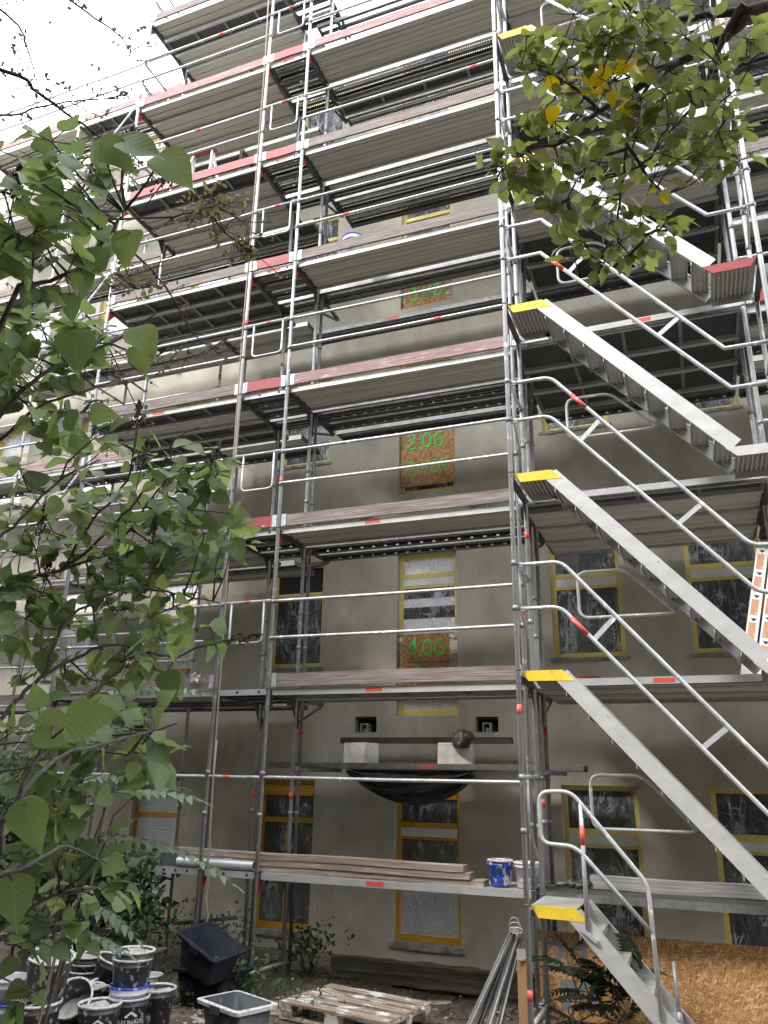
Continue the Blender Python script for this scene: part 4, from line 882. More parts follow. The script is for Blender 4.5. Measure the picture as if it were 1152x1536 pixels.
# blocks and beam under the wall recesses
def block(label, x, y, z, wd, d, h, rz):
    mb = MB(); c = .012
    pr = [(-wd / 2 + c, -d / 2), (wd / 2 - c, -d / 2), (wd / 2, -d / 2 + c), (wd / 2, d / 2 - c), (wd / 2 - c, d / 2), (-wd / 2 + c, d / 2), (-wd / 2, d / 2 - c), (-wd / 2, -d / 2 + c)]
    for zz, s_ in ((0, 1), (h * .5, 1.0), (h - c, .985), (h, .95)):
        for (a, b) in pr: mb.v.append(Vector((a * s_ + rnd.uniform(-.006, .006), b * s_ + rnd.uniform(-.006, .006), zz)))
    for i in range(3):
        for j in range(8): a = i * 8 + j; b = i * 8 + (j + 1) % 8; mb.face([a, b, b + 8, a + 8])
    mb.face(list(range(8))[::-1]); mb.face([24 + j for j in range(8)])
    return place('concrete_block', label, 'block', mb, (x, y, z), M['concrete'], 'concrete blocks on the inner platform', rz)
block('pale concrete block under the left end of the dark steel beam', .424, 1.88, 3.2, .38, .3, .26, -.3)
block('stained concrete block under the right part of the dark steel beam beside the black bag', 1.76, 1.88, 3.2, .44, .28, .26, .1)
mb = MB(); mb.box(0, 2.42, -.05, .05, 0, .008); mb.box(0, 2.42, -.05, .05, .072, .08); mb.box(0, 2.42, -.05, -.042, .0085, .0715); mb.box(0, 2.42, .042, .05, .0085, .0715)
place('steel_beam', 'long dark brown square steel beam lying across the two concrete blocks', 'beam', mb, (.03, 2.1, 3.463), M['beam_steel'])
mb = MB(); mb.box(0, .9, -.025, .025, 0, .05); place('steel_profile', 'short dark steel profile lying in front of the right block', 'profile', mb, (1.55, 1.98, 3.463), M['beam_steel'])
mb = MB(); mb.lathe([(0, -.0), (.09, .0), (.13, .04), (.15, .08), (.14, .12), (.12, .16), (.08, .2), (.04, .225), (0, .23)], 28)
for i, v in enumerate(mb.v): mb.v[i] = v + Vector([mnoise.noise(v * 9 + Vector((q * 7, 0, 0))) * .045 + abs(mnoise.noise(v * 30 + Vector((q * 5, 3, 0)))) * .035 for q in range(3)]) * (1 if v.z > .001 else .2)
place('rubbish_bag', 'crumpled black plastic bag on the right concrete block', 'bag', mb, (1.87, 1.74, 3.39), M['foil'])
mb = MB(); n, m_ = 60, 26
for i in range(n + 1):
    t = i / n; x = .3 + 1.72 * t; dep = .44 * max(.02, math.sin(math.pi * t)) ** .55 * (.86 + .22 * t)
    for j in range(m_ + 1):
        s_ = j / m_; z = 3.115 - dep * s_; y = 1.8 + .13 * math.sin(math.pi * s_) * -1 + .1 * (abs(((s_ * 3.3 + t * .9 + .3 * mnoise.noise(Vector((t * 3, s_ * 2, 9)))) % 1) - .5) * 2 - .5) * min(1, s_ * 4) + .05 * mnoise.noise(Vector((t * 7, s_ * 4, 2))); mb.v.append(Vector((x + .05 * (s_) * math.sin(t * 6.28), y, z)))
for i in range(n):
    for j in range(m_): a = i * (m_ + 1) + j; mb.face([a, a + 1, a + m_ + 2, a + m_ + 1], True)
b0 = len(mb.v)
for i, v in enumerate(list(mb.v)): mb.v.append(v + Vector((0, .012, .004)))
for f in list(mb.f): mb.face([q + b0 for q in f][::-1], True)
for i in range(n): a = i * (m_ + 1) + m_; mb.face([a, a + b0, a + m_ + 1 + b0, a + m_ + 1], True)
tag(mb.build('plastic_sheet', M['foil']), 'black plastic sheet sagging below the inner platform above the middle ground floor window', 'plastic sheet')
# white rag, brick, roll, bowl, helmet-blue pail
mb = MB(); n = 14
for j in range(n + 1):
    for i in range(n + 1):
        u, v = i / n - .5, j / n - .5; q = Vector((i * .33, j * .33, 7)); w_ = .6 + .5 * mnoise.noise(Vector((i * .5, 3, 1)))
        mb.v.append(Vector((u * .15 * (.7 + .5 * (v + .5)) + .035 * mnoise.noise(q), -.015 - .05 * abs(mnoise.noise(q * 1.7)), .06 + v * .17 * w_ + .03 * mnoise.noise(q + Vector((5, 0, 0))))))
for j in range(n):
    for i in range(n): a = j * (n + 1) + i; mb.face([a, a + 1, a + n + 2, a + n + 1], True)
mb.use(M['white'])
place('paper_rag', 'torn white rag stuck on the toe board left of the short deck', 'rag', mb, (-1.0, -.03, 4.09))
mb = MB(); mb.box(-.12, .12, -.05, .05, 0, .05); q = MB()
p = at_y(272, 1006, 2.38); place('brick', 'orange brick lying on the window sill behind the left scaffold bay', 'brick', mb, (p.x, 2.42, 4.578), M['brick'])
p = at_y(90, 960, 1.6)
for i in range(6):
    mb = MB(); mb.box(-.06, .06, -.12, .12, 0, .05); mb.box(-.05, .05, -.11, -.09, .0501, .056)
    place('roof_tile', 'orange clay brick in the row on the side scaffold seen between leaves', 'brick', mb, (p.x + .14 * i - .1, 1.62 + .02 * (i % 2), 4.004), M['brick'], 'bricks on the side scaffold', .15 * (i % 3 - 1))
mb = MB(); mb.lathe([(0, 0), (.1, 0), (.14, .045), (.15, .05), (.135, .045), (.09, .012), (0, .012)], 20)
place('plastic_bowl', 'rust red shallow bowl standing on the first floor deck behind the yellow landing', 'bowl', mb, (3.68, .2, 4.004), M['red_bowl'])
mb = MB(); mb.tube([(0, 0, .08), (.6, .1, .09)], .085, 14); mb.tube([(.55, .08, .06), (.85, .14, .04)], [.08, .03], 12)
place('membrane_roll', 'grey membrane roll lying on the deck behind the third floor stair flight', 'roll', mb, (3.65, .25, 8.0), M['membrane'])
bucket('blue and white pail on the upper middle deck beside the weathered toe board', (.76, .3, 10.004), r=.16, h=.4, body='white_pl', rim='blue', fill=.9)
p = at_y(300, 262, .22)
t = thing('folding_trestle', 'white folding trestle standing on the deck behind the bright red toe board', 'trestle', (p.x, .22, 12.004), None)
for x in (-.3, .3):
    for y in (-.14, .2): q = MB(); q.bar((x, y, 0), (x * .6, .03, .8), .03, .055, (0, 1, 0)); q.build('leg', M['white'], t)
q = MB(); q.bar((-.24, .03, .82), (.24, .03, .82), .1, .035); q.build('top_rail', M['wood_red'], t)
for z in (.3,): q = MB(); q.bar((-.26, -.08, z), (.26, -.08, z), .02, .045); q.build('cross_bar', M['white'], t)
# perforated boards leaning at the right
def lean_board(label, x, dx):
    t = thing('scaffold_board', label, 'boards', (x, .12, 4.005), 'white boards leaning at the right')
    mb = MB(); L_ = 1.32; mb.box(-.055, .055, -.02, .02, 0, L_); mb.build('plate', M['white'], t)
    for i in range(5):
        z = .14 + i * .24; q = MB(); q.box(-.038, .026, -.022, -.0195, z, z + .16); q.build('orange_label', M['orange_lbl'], t)
        q = MB(); q.poly([(-.03, -.0215, z + .205), (.03, -.0215, z + .205), (0, -.0215, z + .175)]); q.build('punched_hole', M['black'], t)
    t.rotation_euler = (-.06, .235, 0); return t
for i in range(3): lean_board(('leftmost white board with orange labels leaning near the right stairs', 'middle white board with orange labels leaning near the right stairs', 'rightmost white board with orange labels cut by the photo edge')[i], 5.2 + i * .135, 0)
# ------------------------------------------------------------------ things on the ground
t = thing('pallet', 'weathered wooden pallet lying on the ground below the middle window', 'pallet', (1.42, -.5, .86)); t.rotation_euler.z = -.2
for i in range(5): q = MB(); y = -.37 + i * .17; q.box(-.6, .6, y, y + (.14 if i in (0, 2, 4) else .1), .122, .144); q.build('top_board', M['pallet'], t)
for x in (-.6, -.07, .46):
    q = MB(); q.box(x, x + .145, -.372, .43, .1, .1215); q.build('cross_board', M['pallet'], t)
    for y in (-.37, -.04, .31): q = MB(); q.box(x + .001, x + .144, y, y + .1, .022, .0995); q.build('spacer_block', M['pallet'], t)
for y in (-.37, -.04, .31): q = MB(); q.box(-.6, .6, y + .001, y + .099, 0, .0215); q.build('skid_board', M['pallet'], t)
mb = MB(); n = 22; rows = [(0, 0), (.26, .01), (.28, .1), (.25, .2), (.12, .23), (0, .22)]
for i in range(n + 1):
    x = 2.6 * i / n
    for (y, z) in rows: mb.v.append(Vector((x, y + .03 * mnoise.noise(Vector((x * 3, y * 9, 1))) - .14, z + .022 * mnoise.noise(Vector((x * 4, y * 7, z * 8))))))
for i in range(n):
    for j in range(6): a = i * 6 + j; b = i * 6 + (j + 1) % 6; mb.face([a, b, b + 6, a + 6])
mb.face(list(range(6))); mb.face([n * 6 + j for j in range(6)][::-1])
place('timber_beam', 'thick rotten grey timber beam lying along the foot of the wall', 'beam', mb, (.5, 1.1, .84), M['old_beam'])
# leaning metal rails
def lean_rail(label, a, b, m):
    a = Vector(a); b = Vector(b); ln = (b - a).length; mb = MB()
    mb.box(-.022, .022, -.015, -.011, 0, ln); mb.box(-.022, -.018, -.011, .015, 0, ln); mb.box(.018, .022, -.011, .015, 0, ln)
    t = thing('metal_rail', label, 'rail', a, 'metal rails leaning in a bundle'); t.rotation_mode = 'QUATERNION'; t.rotation_quaternion = (b - a).to_track_quat('Z', 'Y')
    mb.build('profile', M[m], t); q = MB(); q.tube([(0, 0, ln), (.01, -.02, ln + .03), (.03, -.02, ln + .045), (.035, 0, ln + .02), (.02, .01, ln - .01)], .006, 6); q.build('hook', M['galv'], t); return t
tp = at_y(774, 1398, .1)
for i, (u, dx, lab) in enumerate(((700, -.06, 'leftmost leaning metal rail of the bundle'), (716, -.035, 'second metal rail from the left in the leaning bundle'), (731, .0, 'third metal rail from the left in the leaning bundle'), (747, .02, 'steepest dark metal rail at the right of the leaning bundle'))):
    a = at_z(u, 1548, .86); lean_rail(lab, a, tp + Vector((dx, .03 * i, -.03 * abs(i - 1.5))), ('alu', 'dark_steel', 'alu', 'galv_dull')[i])
mb = MB(); c = tp + Vector((-.01, -.02, .03))
for j in range(3): mb.tube([(c.x + (.045 + .01 * j) * math.cos(a) + .01 * j, c.y - .01 * j, c.z + .05 + (.05 - .012 * j) * math.sin(a) - .03 * j) for a in [6.283 * q / 14 for q in range(14)]], .006, 6, closed=True)
tag(mb.build('wire_loop', M['alu']), 'loop of pale wire hanging on the top of the leaning rails', 'wire')
a = at_y(787, 1440, -.45); mb = MB(); mb.use(M['post_wood']); mb.box(-.045, .045, -.02, .02, 0, a.z - .8); mb.use(M['alu']); mb.box(-.055, .03, .0205, .03, .3, a.z - .72)
place('timber_post', 'upright reddish timber with a metal angle beside the front scaffold pole', 'post', mb, (a.x - .02, -.45, .8), None, None, 0)
# chipboard hoarding
ho = thing('chipboard_hoarding', 'low orange chipboard hoarding with faded grey lettering behind the lowest stairs', 'hoarding', (4.5, .42, .8))
def hpanel(x0, x1, z1, y): q = MB(); q.box(x0, x1, y, y + .02, .72, z1); return part(q, 'panel', ho, M['osb'])
h1 = hpanel(2.99, 3.8, 1.6, .42); h2 = hpanel(3.803, 7.2, 1.615, .42)
q = MB(); q.box(3.74, 3.84, .39, .419, .75, 1.61); part(q, 'batten', ho, M['post_wood'])
text_mesh('2.1', .36, Matrix.Translation((3.32, .418, 1.27)) @ FACE, 'painted_lettering', M['grey_paint'], h1, .0008, .008)
text_mesh('20.', .36, Matrix.Translation((3.42, .418, .94)) @ FACE, 'painted_lettering', M['grey_paint'], h1, .0008, .008)
plank('weathered grey board lying at the foot of the lowest stairs', (3.3, -.55, .93), (4.0, -.75, .86), .28, .035, 'wood_grey')
p = at_z(1020, 1545, 1.0); mb = MB(); mb.tube([(0, 0, -.1), (-.01, 0, .42)], .017, 10); mb.tube([(0, 0, -.1), (0, 0, .06)], .026, 10); place('steel_pin', 'thin rusty steel pin standing in the ground right of the lowest stairs', 'pin', mb, at_y(1020, 1530, -.6), M['galv_dull'])
# rope
mb = MB(); pts = [at_y(u, v, -.075 - .01 * (i % 2)) for i, (u, v) in enumerate(((405, -40), (397, 100), (386, 240), (374, 380), (362, 520), (350, 690), (340, 880), (331, 1010), (322, 1130), (316, 1240), (312, 1300), (309, 1380), (303, 1440), (296, 1490)))]
mb.tube(pts, .0105, 8)
pts = [at_y(u, v, -.09) for (u, v) in ((325, 1110), (320, 1170), (316, 1225), (315, 1270), (311, 1290), (313, 1330), (308, 1345), (312, 1370), (309, 1395), (309, 1430), (316, 1465), (327, 1488))]; mb.tube(pts, .011, 8)
c = at_z(296, 1497, .87); pts = []
for i in range(110): a = i * .42; r = .13 + .05 * math.sin(i * .31) + .03 * math.sin(i * 1.7); pts.append((c.x + r * math.cos(a) + .1 * math.sin(i * .11), c.y + r * .8 * math.sin(a), gz(c.x, c.y) + .015 + .0011 * i + .012 * math.sin(i * .9)))
mb.tube(pts, .012, 6); tag(mb.build('rope', M['rope']), 'brown hemp rope hanging down the left pole and coiled on the ground', 'rope')
exec_things = True
# ------------------------------------------------------------------ foliage
SHAPES = {
 'heart': [(-.1, .16), (-.03, .33), (.12, .43), (.32, .42), (.55, .3), (.78, .14), (.92, .045), (1.03, 0)],
 'ovate': [(0, .03), (.08, .19), (.16, .26), (.3, .33), (.45, .34), (.6, .29), (.74, .2), (.86, .1), (.94, .035), (1.02, 0)],
 'lance': [(0, .04), (.12, .16), (.35, .2), (.65, .13), (1, 0)],
 'oval': [(0, .05), (.2, .3), (.55, .36), (.85, .22), (1, 0)]}
def leaf(mb, base, d, n, L_, shape, fold=.25, droop=.25, wav=.04):
    d = Vector(d).normalized(); n = Vector(n); n = (n - d * n.dot(d))
    n = n.normalized() if n.length > 1e-4 else d.orthogonal().normalized()
    s_ = d.cross(n); P = SHAPES[shape]; b = len(mb.v); ph = rnd.random() * 6
    for (t, hw) in P:
        c = base + d * (t * L_) - n * (droop * L_ * t * t); k_ = len(mb.v); mb.uv[k_] = (hw, t); mb.uv[k_ + 1] = (0, t); mb.uv[k_ + 2] = (-hw, t)
        wv = wav * L_ * math.sin(t * 9 + ph); up = fold * hw * L_
        mb.v += [c + s_ * hw * L_ + n * (up + wv), c, c - s_ * hw * L_ + n * (up - wv * .7)]
    for i in range(len(P) - 1):
        a = b + 3 * i; mb.face([a, a + 1, a + 4, a + 3], True); mb.face([a + 1, a + 2, a + 5, a + 4], True)
def rv(s=1): return Vector((rnd.uniform(-1, 1), rnd.uniform(-1, 1), rnd.uniform(-1, 1))) * s
VIEW = RM @ Vector((0, 1, 0)); RIGHT = RM @ Vector((1, 0, 0)); UP = Vector((0, 0, 1))
def poly_pts(br): return [at_d(u, v, d) for (u, v, d) in br]
def subdiv(pts, n=5, j=.006):
    out = []
    for i in range(len(pts) - 1):
        p0 = pts[max(i - 1, 0)]; p1, p2 = pts[i], pts[i + 1]; p3 = pts[min(i + 2, len(pts) - 1)]
        for k in range(n):
            t = k / n; out.append(.5 * ((2 * p1) + (-p0 + p2) * t + (2 * p0 - 5 * p1 + 4 * p2 - p3) * t * t + (-p0 + 3 * p1 - 3 * p2 + p3) * t ** 3) + rv(j * .5))
    out.append(pts[-1]); return out
def branch_tube(mb, pts, r0, r1, n=7):
    pts = subdiv(pts); k = len(pts) - 1; mb.tube(pts, [r0 + (r1 - r0) * i / k for i in range(k + 1)], n); return pts
def connect(mb, skel, c, r=.0022):
    best = min(skel, key=lambda q: (q - c).length + (.12 if q.z > c.z + .05 else 0)); mid = best.lerp(c, .5) + rv(.02) - UP * .012
    mb.tube([best, mid, c], [r * 1.5, r * 1.1, r * .7], 5); return (c - best).normalized() if (c - best).length > 1e-5 else UP
def cluster(mbL, mbT, skel, u, v, d, n, spread, size, shape, updir=.1, fold=.28, droop=.25):
    c = at_d(u + rnd.uniform(-4, 4), v + rnd.uniform(-4, 4), d + rnd.uniform(-.12, .12)); dr = connect(mbT, skel, c)
    sp = spread / F_PX * d
    for i in range(n):
        off = RIGHT * rnd.gauss(0, .6) * sp + UP * rnd.gauss(0, .5) * sp + VIEW * rnd.gauss(0, .8) * sp
        b = c + off * .55; mbT.tube([c, b], .0012, 4, cap=False)
        dirn = off.normalized() * .8 + dr * .5 + rv(.45) - UP * rnd.uniform(0, .55)
        nn = UP * rnd.uniform(.35, 1.1) - VIEW * rnd.uniform(-.35, .75) + rv(.45)
        leaf(mbL, b, dirn, nn, size * rnd.uniform(.65, 1.15), shape, rnd.uniform(.05, fold), rnd.uniform(0, droop))
# --- lilac shrub at the left
G0 = at_d(-330, 1650, 2.3); lil = thing('lilac_shrub', 'large heart leaved shrub close to the camera along the left edge', 'shrub', (G0.x, G0.y, gz(G0.x, G0.y)))
LB = [[(-260, 1500, 2.2), (-120, 900, 2.0), (-40, 620, 1.9), (20, 445, 1.8), (62, 424, 1.8), (125, 396, 1.8), (168, 345, 1.8), (188, 315, 1.8)],
      [(-260, 1500, 2.2), (-90, 980, 2.4), (0, 885, 2.5), (50, 866, 2.5), (94, 854, 2.5), (146, 812, 2.5), (194, 762, 2.5), (240, 706, 2.5), (262, 660, 2.5), (300, 640, 2.5)],
      [(94, 854, 2.5), (130, 843, 2.5), (175, 835, 2.55), (215, 843, 2.6), (250, 850, 2.6)], [(153, 838, 2.5), (180, 810, 2.5), (208, 778, 2.5), (235, 735, 2.5), (275, 700, 2.5)],
      [(-260, 1500, 2.2), (-60, 1200, 2.3), (0, 1083, 2.4), (31, 1045, 2.4), (66, 1012, 2.4), (118, 985, 2.4), (170, 966, 2.4), (255, 985, 2.5), (300, 970, 2.5), (350, 958, 2.5)],
      [(-260, 1500, 2.2), (-30, 1320, 1.7), (2, 1240, 1.6), (20, 1210, 1.6), (43, 1160, 1.6), (66, 1115, 1.6), (85, 1085, 1.6)],
      [(-260, 1500, 2.2), (-80, 760, 2.1), (0, 625, 2.1), (60, 565, 2.1), (120, 535, 2.15), (190, 500, 2.2), (235, 470, 2.2)], [(0, 660, 2.2), (60, 610, 2.2), (130, 585, 2.2), (200, 560, 2.3)],
      [(94, 854, 2.5), (140, 780, 2.5), (190, 720, 2.5), (205, 640, 2.5), (208, 600, 2.5)], [(-20, 820, 2.2), (30, 780, 2.2), (90, 720, 2.2), (150, 690, 2.3)],
      [(66, 1012, 2.4), (100, 930, 2.4), (150, 900, 2.4), (200, 880, 2.4), (260, 890, 2.5), (330, 905, 2.5)], [(20, 1210, 1.6), (80, 1140, 1.7), (140, 1120, 1.8), (220, 1100, 2.0), (265, 1085, 2.0)],
      [(-30, 1320, 1.7), (40, 1300, 1.7), (100, 1270, 1.8), (150, 1290, 1.9)], [(-260, 1500, 2.2), (-60, 1440, 2.2), (20, 1380, 2.2), (90, 1340, 2.2), (160, 1330, 2.3)]]
lt_ = MB(); skel = []
for i, b in enumerate(LB):
    pts = poly_pts(b); sk = branch_tube(lt_, pts, .008 if b[0][0] < -200 else .0045, .0022); skel += [q for q in sk]
stem = at_d(-260, 1500, 2.2)
for k in range(4): branch_tube(lt_, [Vector((G0.x + .05 * k, G0.y + .04 * k, gz(G0.x, G0.y) - .05)), (G0 + stem) / 2 + rv(.05), stem], .02, .012)
vis = [q for q in skel]
LC = {(1.75, .08): '30,240 80,215 100,255 60,270 120,290 40,305 90,320 20,345 140,325 20,385 70,385 110,370 160,290 150,350 55,350 10,290 130,250 45,420 95,410',
 (2.16, .088): '60,480 110,480 25,500 150,500 40,540 100,560 130,545 30,600 100,615 70,640 140,655 110,690 30,700 15,560 85,520 60,590',
 (2.5, .085): '215,690 260,690 295,700 290,735 325,685 318,722 240,730 200,740 160,740 110,735 60,760 40,790 130,780 180,785 90,810 250,770 30,830 110,830 280,790 310,800 240,812 205,800 150,825 270,830 300,850 230,850 190,845 130,865 60,885 100,900 160,885 200,885 240,885 290,880 40,930 90,940 140,930 180,920 230,925 260,910 320,955 240,960 150,970 200,985 250,1010 60,980 30,1020 100,1010 150,1020 190,1000 345,820 340,790 15,760 10,880 15,960',
 (2.15, .088): '110,1085 90,1120 150,1130 40,1150 120,1170 170,1085 225,1062 215,1130 250,1135 195,1110 100,1220 70,1260 120,1280 30,1300 150,1290 15,1100 60,1080 15,1200 60,1190 165,1190 190,1060',
 (2.3, .08): '90,1340 160,1330 60,1370 130,1385 20,1400 10,1350 60,1410 50,1490'}
ll = MB()
for (d, s_), txt in LC.items():
    for q in txt.split():
        u, v = map(int, q.split(',')); n = rnd.choice((7, 8, 9, 10)) if d > 2 else rnd.choice((4, 5, 5, 6)); cluster(ll, lt_, vis, u, v, d, n, 40 if d > 2 else 50, s_ * .75, 'heart')
for (u, v, d, s_, dx, dz) in ((150, 215, 1.75, .085, .3, -.2), (185, 212, 1.75, .09, .6, -.4), (243, 235, 1.75, .1, .6, -.5), (195, 350, 1.75, .085, .1, -1), (205, 495, 2.1, .1, .5, -.6), (212, 520, 2.1, .09, .2, -.9), (112, 500, 2.1, .11, .1, -1), (40, 1205, 1.5, .085, .3, -.9), (60, 1090, 1.6, .085, .7, -.25), (105, 1085, 1.5, .09, .9, .1), (345, 770, 2.5, .085, .9, -.1), (348, 812, 2.5, .085, .4, -.8), (250, 1010, 2.4, .085, .4, -.8), (20, 1320, 1.7, .085, .2, -.9)):
    c = at_d(u, v, d); connect(lt_, vis, c); leaf(ll, c, RIGHT * dx + UP * dz + rv(.15), UP * .5 - VIEW * .8 + rv(.2), s_, 'heart', .18, .15)
part(lt_, 'branches', lil, M['bark']); part(ll, 'leaves', lil, M['lilac'])
def seed_head(mb, c, ln, d):
    for i in range(60):
        t = rnd.random(); p = c + d * ln * t + rv(.016 * (1.1 - t)); mb.tube([p, p + rv(.006) + d * .009], [.003, .0012], 4)
    mb.tube([c - d * .08, c + d * ln], .0015, 4)
for (u, v, d, a) in ((205, 640, 2.45, (0, 1)), (212, 700, 2.45, (.1, 1)), (318, 700, 2.45, (.2, .9)), (308, 745, 2.5, (-.1, .9)), (228, 815, 2.5, (0, 1)), (60, 800, 2.45, (0, 1)), (300, 725, 2.5, (.3, .8)), (190, 240, 1.8, (.05, 1)), (350, 960, 2.5, (1, .2)), (240, 280, 1.9, (.4, .8)), (20, 300, 1.8, (0, 1)), (70, 870, 2.5, (.1, 1)), (75, 330, 1.9, (.1, .9))): sh = MB(); seed_head(sh, at_d(u, v, d), .085, (RIGHT * a[0] + UP * a[1]).normalized()); part(sh, 'seed_head', lil, M['seed'])
# --- thorny thin branches at the upper left
th = thing('thorn_tree', 'thin dark thorny branches with tiny leaves crossing the sky and the upper left decks', 'tree', (G0.x - 2.6, G0.y + .9, gz(G0.x - 2.6, G0.y + .9)))
mb = MB(); ml = MB(); sk = []
TB = [[(-300, 40, 4.4), (0, 105, 4), (55, 138, 4), (100, 170, 4), (150, 205, 4), (200, 250, 4)], [(60, -40, 4), (105, 0, 4), (150, 32, 4), (178, 52, 4), (196, 78, 4)], [(-100, 120, 4), (0, 172, 4), (60, 160, 4), (130, 150, 4), (195, 148, 4)], [(-50, -20, 4), (20, 30, 4), (40, 70, 4), (55, 120, 4)], [(150, 205, 4), (130, 270, 4), (100, 340, 4), (140, 420, 4)], [(-80, 330, 3.9), (60, 260, 3.9), (130, 235, 3.9), (200, 210, 3.9)],
      [(140, 330, 3.6), (260, 325, 3.6), (310, 312, 3.6), (345, 320, 3.6), (385, 352, 3.6)], [(310, 312, 3.6), (335, 345, 3.6), (368, 372, 3.6), (382, 380, 3.6)], [(140, 330, 3.6), (215, 393, 3.6), (255, 440, 3.6), (290, 500, 3.6), (330, 530, 3.6)], [(150, 560, 3.6), (240, 545, 3.6), (300, 530, 3.6), (330, 518, 3.6)], [(0, 480, 3.8), (90, 440, 3.8), (150, 500, 3.8), (190, 580, 3.8), (220, 640, 3.8)], [(120, 620, 3.8), (150, 600, 3.8), (165, 660, 3.8), (100, 720, 3.8)]]
for i, b in enumerate(TB): sk += branch_tube(mb, poly_pts(b), .011 if i == 0 else .0055, .002, 6)
for i in range(330):
    q = rnd.choice(sk); e = q + (RIGHT * rnd.uniform(-1, 1) + UP * rnd.uniform(-.9, .9) + VIEW * rnd.uniform(-.6, .6)) * rnd.uniform(.03, .17); m1 = q.lerp(e, .5) + rv(.012)
    mb.tube([q, m1, e], [.0022, .0016, .001], 4, cap=False)
    for k in range(rnd.randint(1, 4)):
        p = m1.lerp(e, rnd.random()); leaf(ml, p, rv(), UP + rv(.8), rnd.uniform(.012, .024), 'oval')
part(ml, 'leaves', th, M['bud']); thb = mb
trunk_base = Vector((G0.x - 2.6, G0.y + .9, gz(G0.x - 2.6, G0.y + .9) - .05)); tb = MB(); branch_tube(tb, [trunk_base, trunk_base + Vector((.1, .1, 2)), at_d(-300, 40, 4.4)], .05, .012, 8); part(tb, 'trunk', th, M['bark'])
mb = thb; ml = MB()
for (u, v, n, sp) in ((320, 300, 46, .085), (300, 320, 26, .08), (280, 330, 16, .06), (345, 305, 14, .05), (330, 345, 10, .04), (322, 360, 10, .03), (370, 372, 18, .03), (378, 382, 14, .025), (360, 362, 8, .02), (190, 415, 34, .08), (215, 430, 22, .06), (165, 430, 18, .06)):
    c = at_d(u, v, 3.6); connect(mb, sk, c, .0012)
    for k in range(n): p = c + RIGHT * rnd.gauss(0, sp) * .7 + UP * rnd.gauss(0, sp) * .6 + VIEW * rnd.gauss(0, sp) * .6; leaf(ml, p, rv(), UP + rv(.7), rnd.uniform(.018, .03), 'oval'); mb.tube([p, c], .0009, 4, cap=False)
part(mb, 'branches', th, M['bark']); part(ml, 'green_leaves', th, M['small'])
# --- hornbeam at the upper right
TBASE = Vector((8.1, -6.2, gz(8.1, -6.2)))
hb = thing('hornbeam_tree', 'hornbeam branch with green and a few yellow leaves hanging into the upper right corner', 'tree', TBASE)
HB = [[(1500, -260, 3.3), (1290, -80, 3.1), (1152, 10, 2.95), (1114, 32, 2.9), (1080, 60, 2.9), (1020, 92, 2.88), (979, 117, 2.85), (945, 140, 2.85), (900, 166, 2.8), (851, 199, 2.8)], [(1152, 10, 2.95), (1114, 17, 2.9), (1057, 23, 2.9), (982, 38, 2.85), (922, 64, 2.8), (896, 71, 2.8)],
      [(1117, 4, 2.9), (1091, 45, 2.88), (1069, 97, 2.85), (1057, 139, 2.8), (1025, 176, 2.8), (990, 215, 2.8)], [(979, 117, 2.85), (955, 160, 2.8), (940, 215, 2.8), (932, 290, 2.75), (926, 355, 2.75), (945, 384, 2.75)], [(937, 225, 2.8), (900, 235, 2.75), (870, 262, 2.75), (850, 300, 2.7)], [(900, 166, 2.8), (870, 190, 2.75), (840, 215, 2.7), (800, 222, 2.7), (760, 250, 2.7), (745, 258, 2.7)],
      [(1020, 92, 2.88), (985, 100, 2.8), (940, 118, 2.8), (890, 130, 2.75)], [(1057, 139, 2.8), (1075, 185, 2.8), (1085, 230, 2.8), (1095, 255, 2.8)], [(982, 38, 2.85), (955, 20, 2.8), (925, -10, 2.8)], [(940, 215, 2.8), (975, 270, 2.75), (1000, 292, 2.75)], [(1152, 50, 2.8), (1130, 90, 2.75), (1100, 100, 2.75), (1085, 103, 2.75)], [(926, 355, 2.75), (900, 380, 2.7), (870, 395, 2.7)], [(900, 166, 2.8), (860, 130, 2.75), (815, 105, 2.7), (790, 98, 2.7)], [(945, 384, 2.75), (975, 350, 2.7), (1000, 345, 2.7)], [(990, 215, 2.8), (960, 250, 2.75), (905, 270, 2.7)]]
mb = MB(); sk = []
for i, b in enumerate(HB): sk += branch_tube(mb, poly_pts(b), (.026, .016, .012)[i] if i < 3 else .006, .0025 if i else .007, 8)
p0 = at_d(1500, -260, 3.3)
tb = MB(); branch_tube(tb, [TBASE - Vector((0, 0, .1)), TBASE + Vector((-.05, .05, 2)), TBASE + Vector((-.1, 0, 3.6)), p0], .11, .028, 10); part(tb, 'trunk', hb, M['bark'])
HC = '905,20 940,18 970,25 1000,18 1050,12 890,60 920,55 960,62 1000,65 1030,58 1125,55 805,85 790,105 825,110 860,100 900,105 930,100 980,105 1010,110 1130,95 845,140 880,145 960,150 1000,140 1040,135 790,75 815,160 830,180 880,180 930,180 960,185 1010,185 1060,180 1092,150 810,215 850,210 900,210 950,210 1000,215 1050,205 1080,200 1108,190 790,240 840,240 900,245 950,240 1015,242 1060,235 1108,238 770,258 750,250 748,268 810,268 870,270 980,262 1070,250 850,300 900,300 930,300 820,300 960,335 830,320 860,325 920,330 1000,330 870,360 930,360 1000,352 985,345 865,392 905,395 940,390 960,375 1090,120 1050,100 905,75 780,230 1085,225 1125,60 860,60 975,0 920,5 860,20'
ml = MB(); tw = mb
for q in HC.split():
    u, v = map(int, q.split(',')); cluster(ml, tw, sk, u, v, 2.72, rnd.choice((7, 8, 9, 10)), 31, .061, 'ovate', droop=.3)
my = MB()
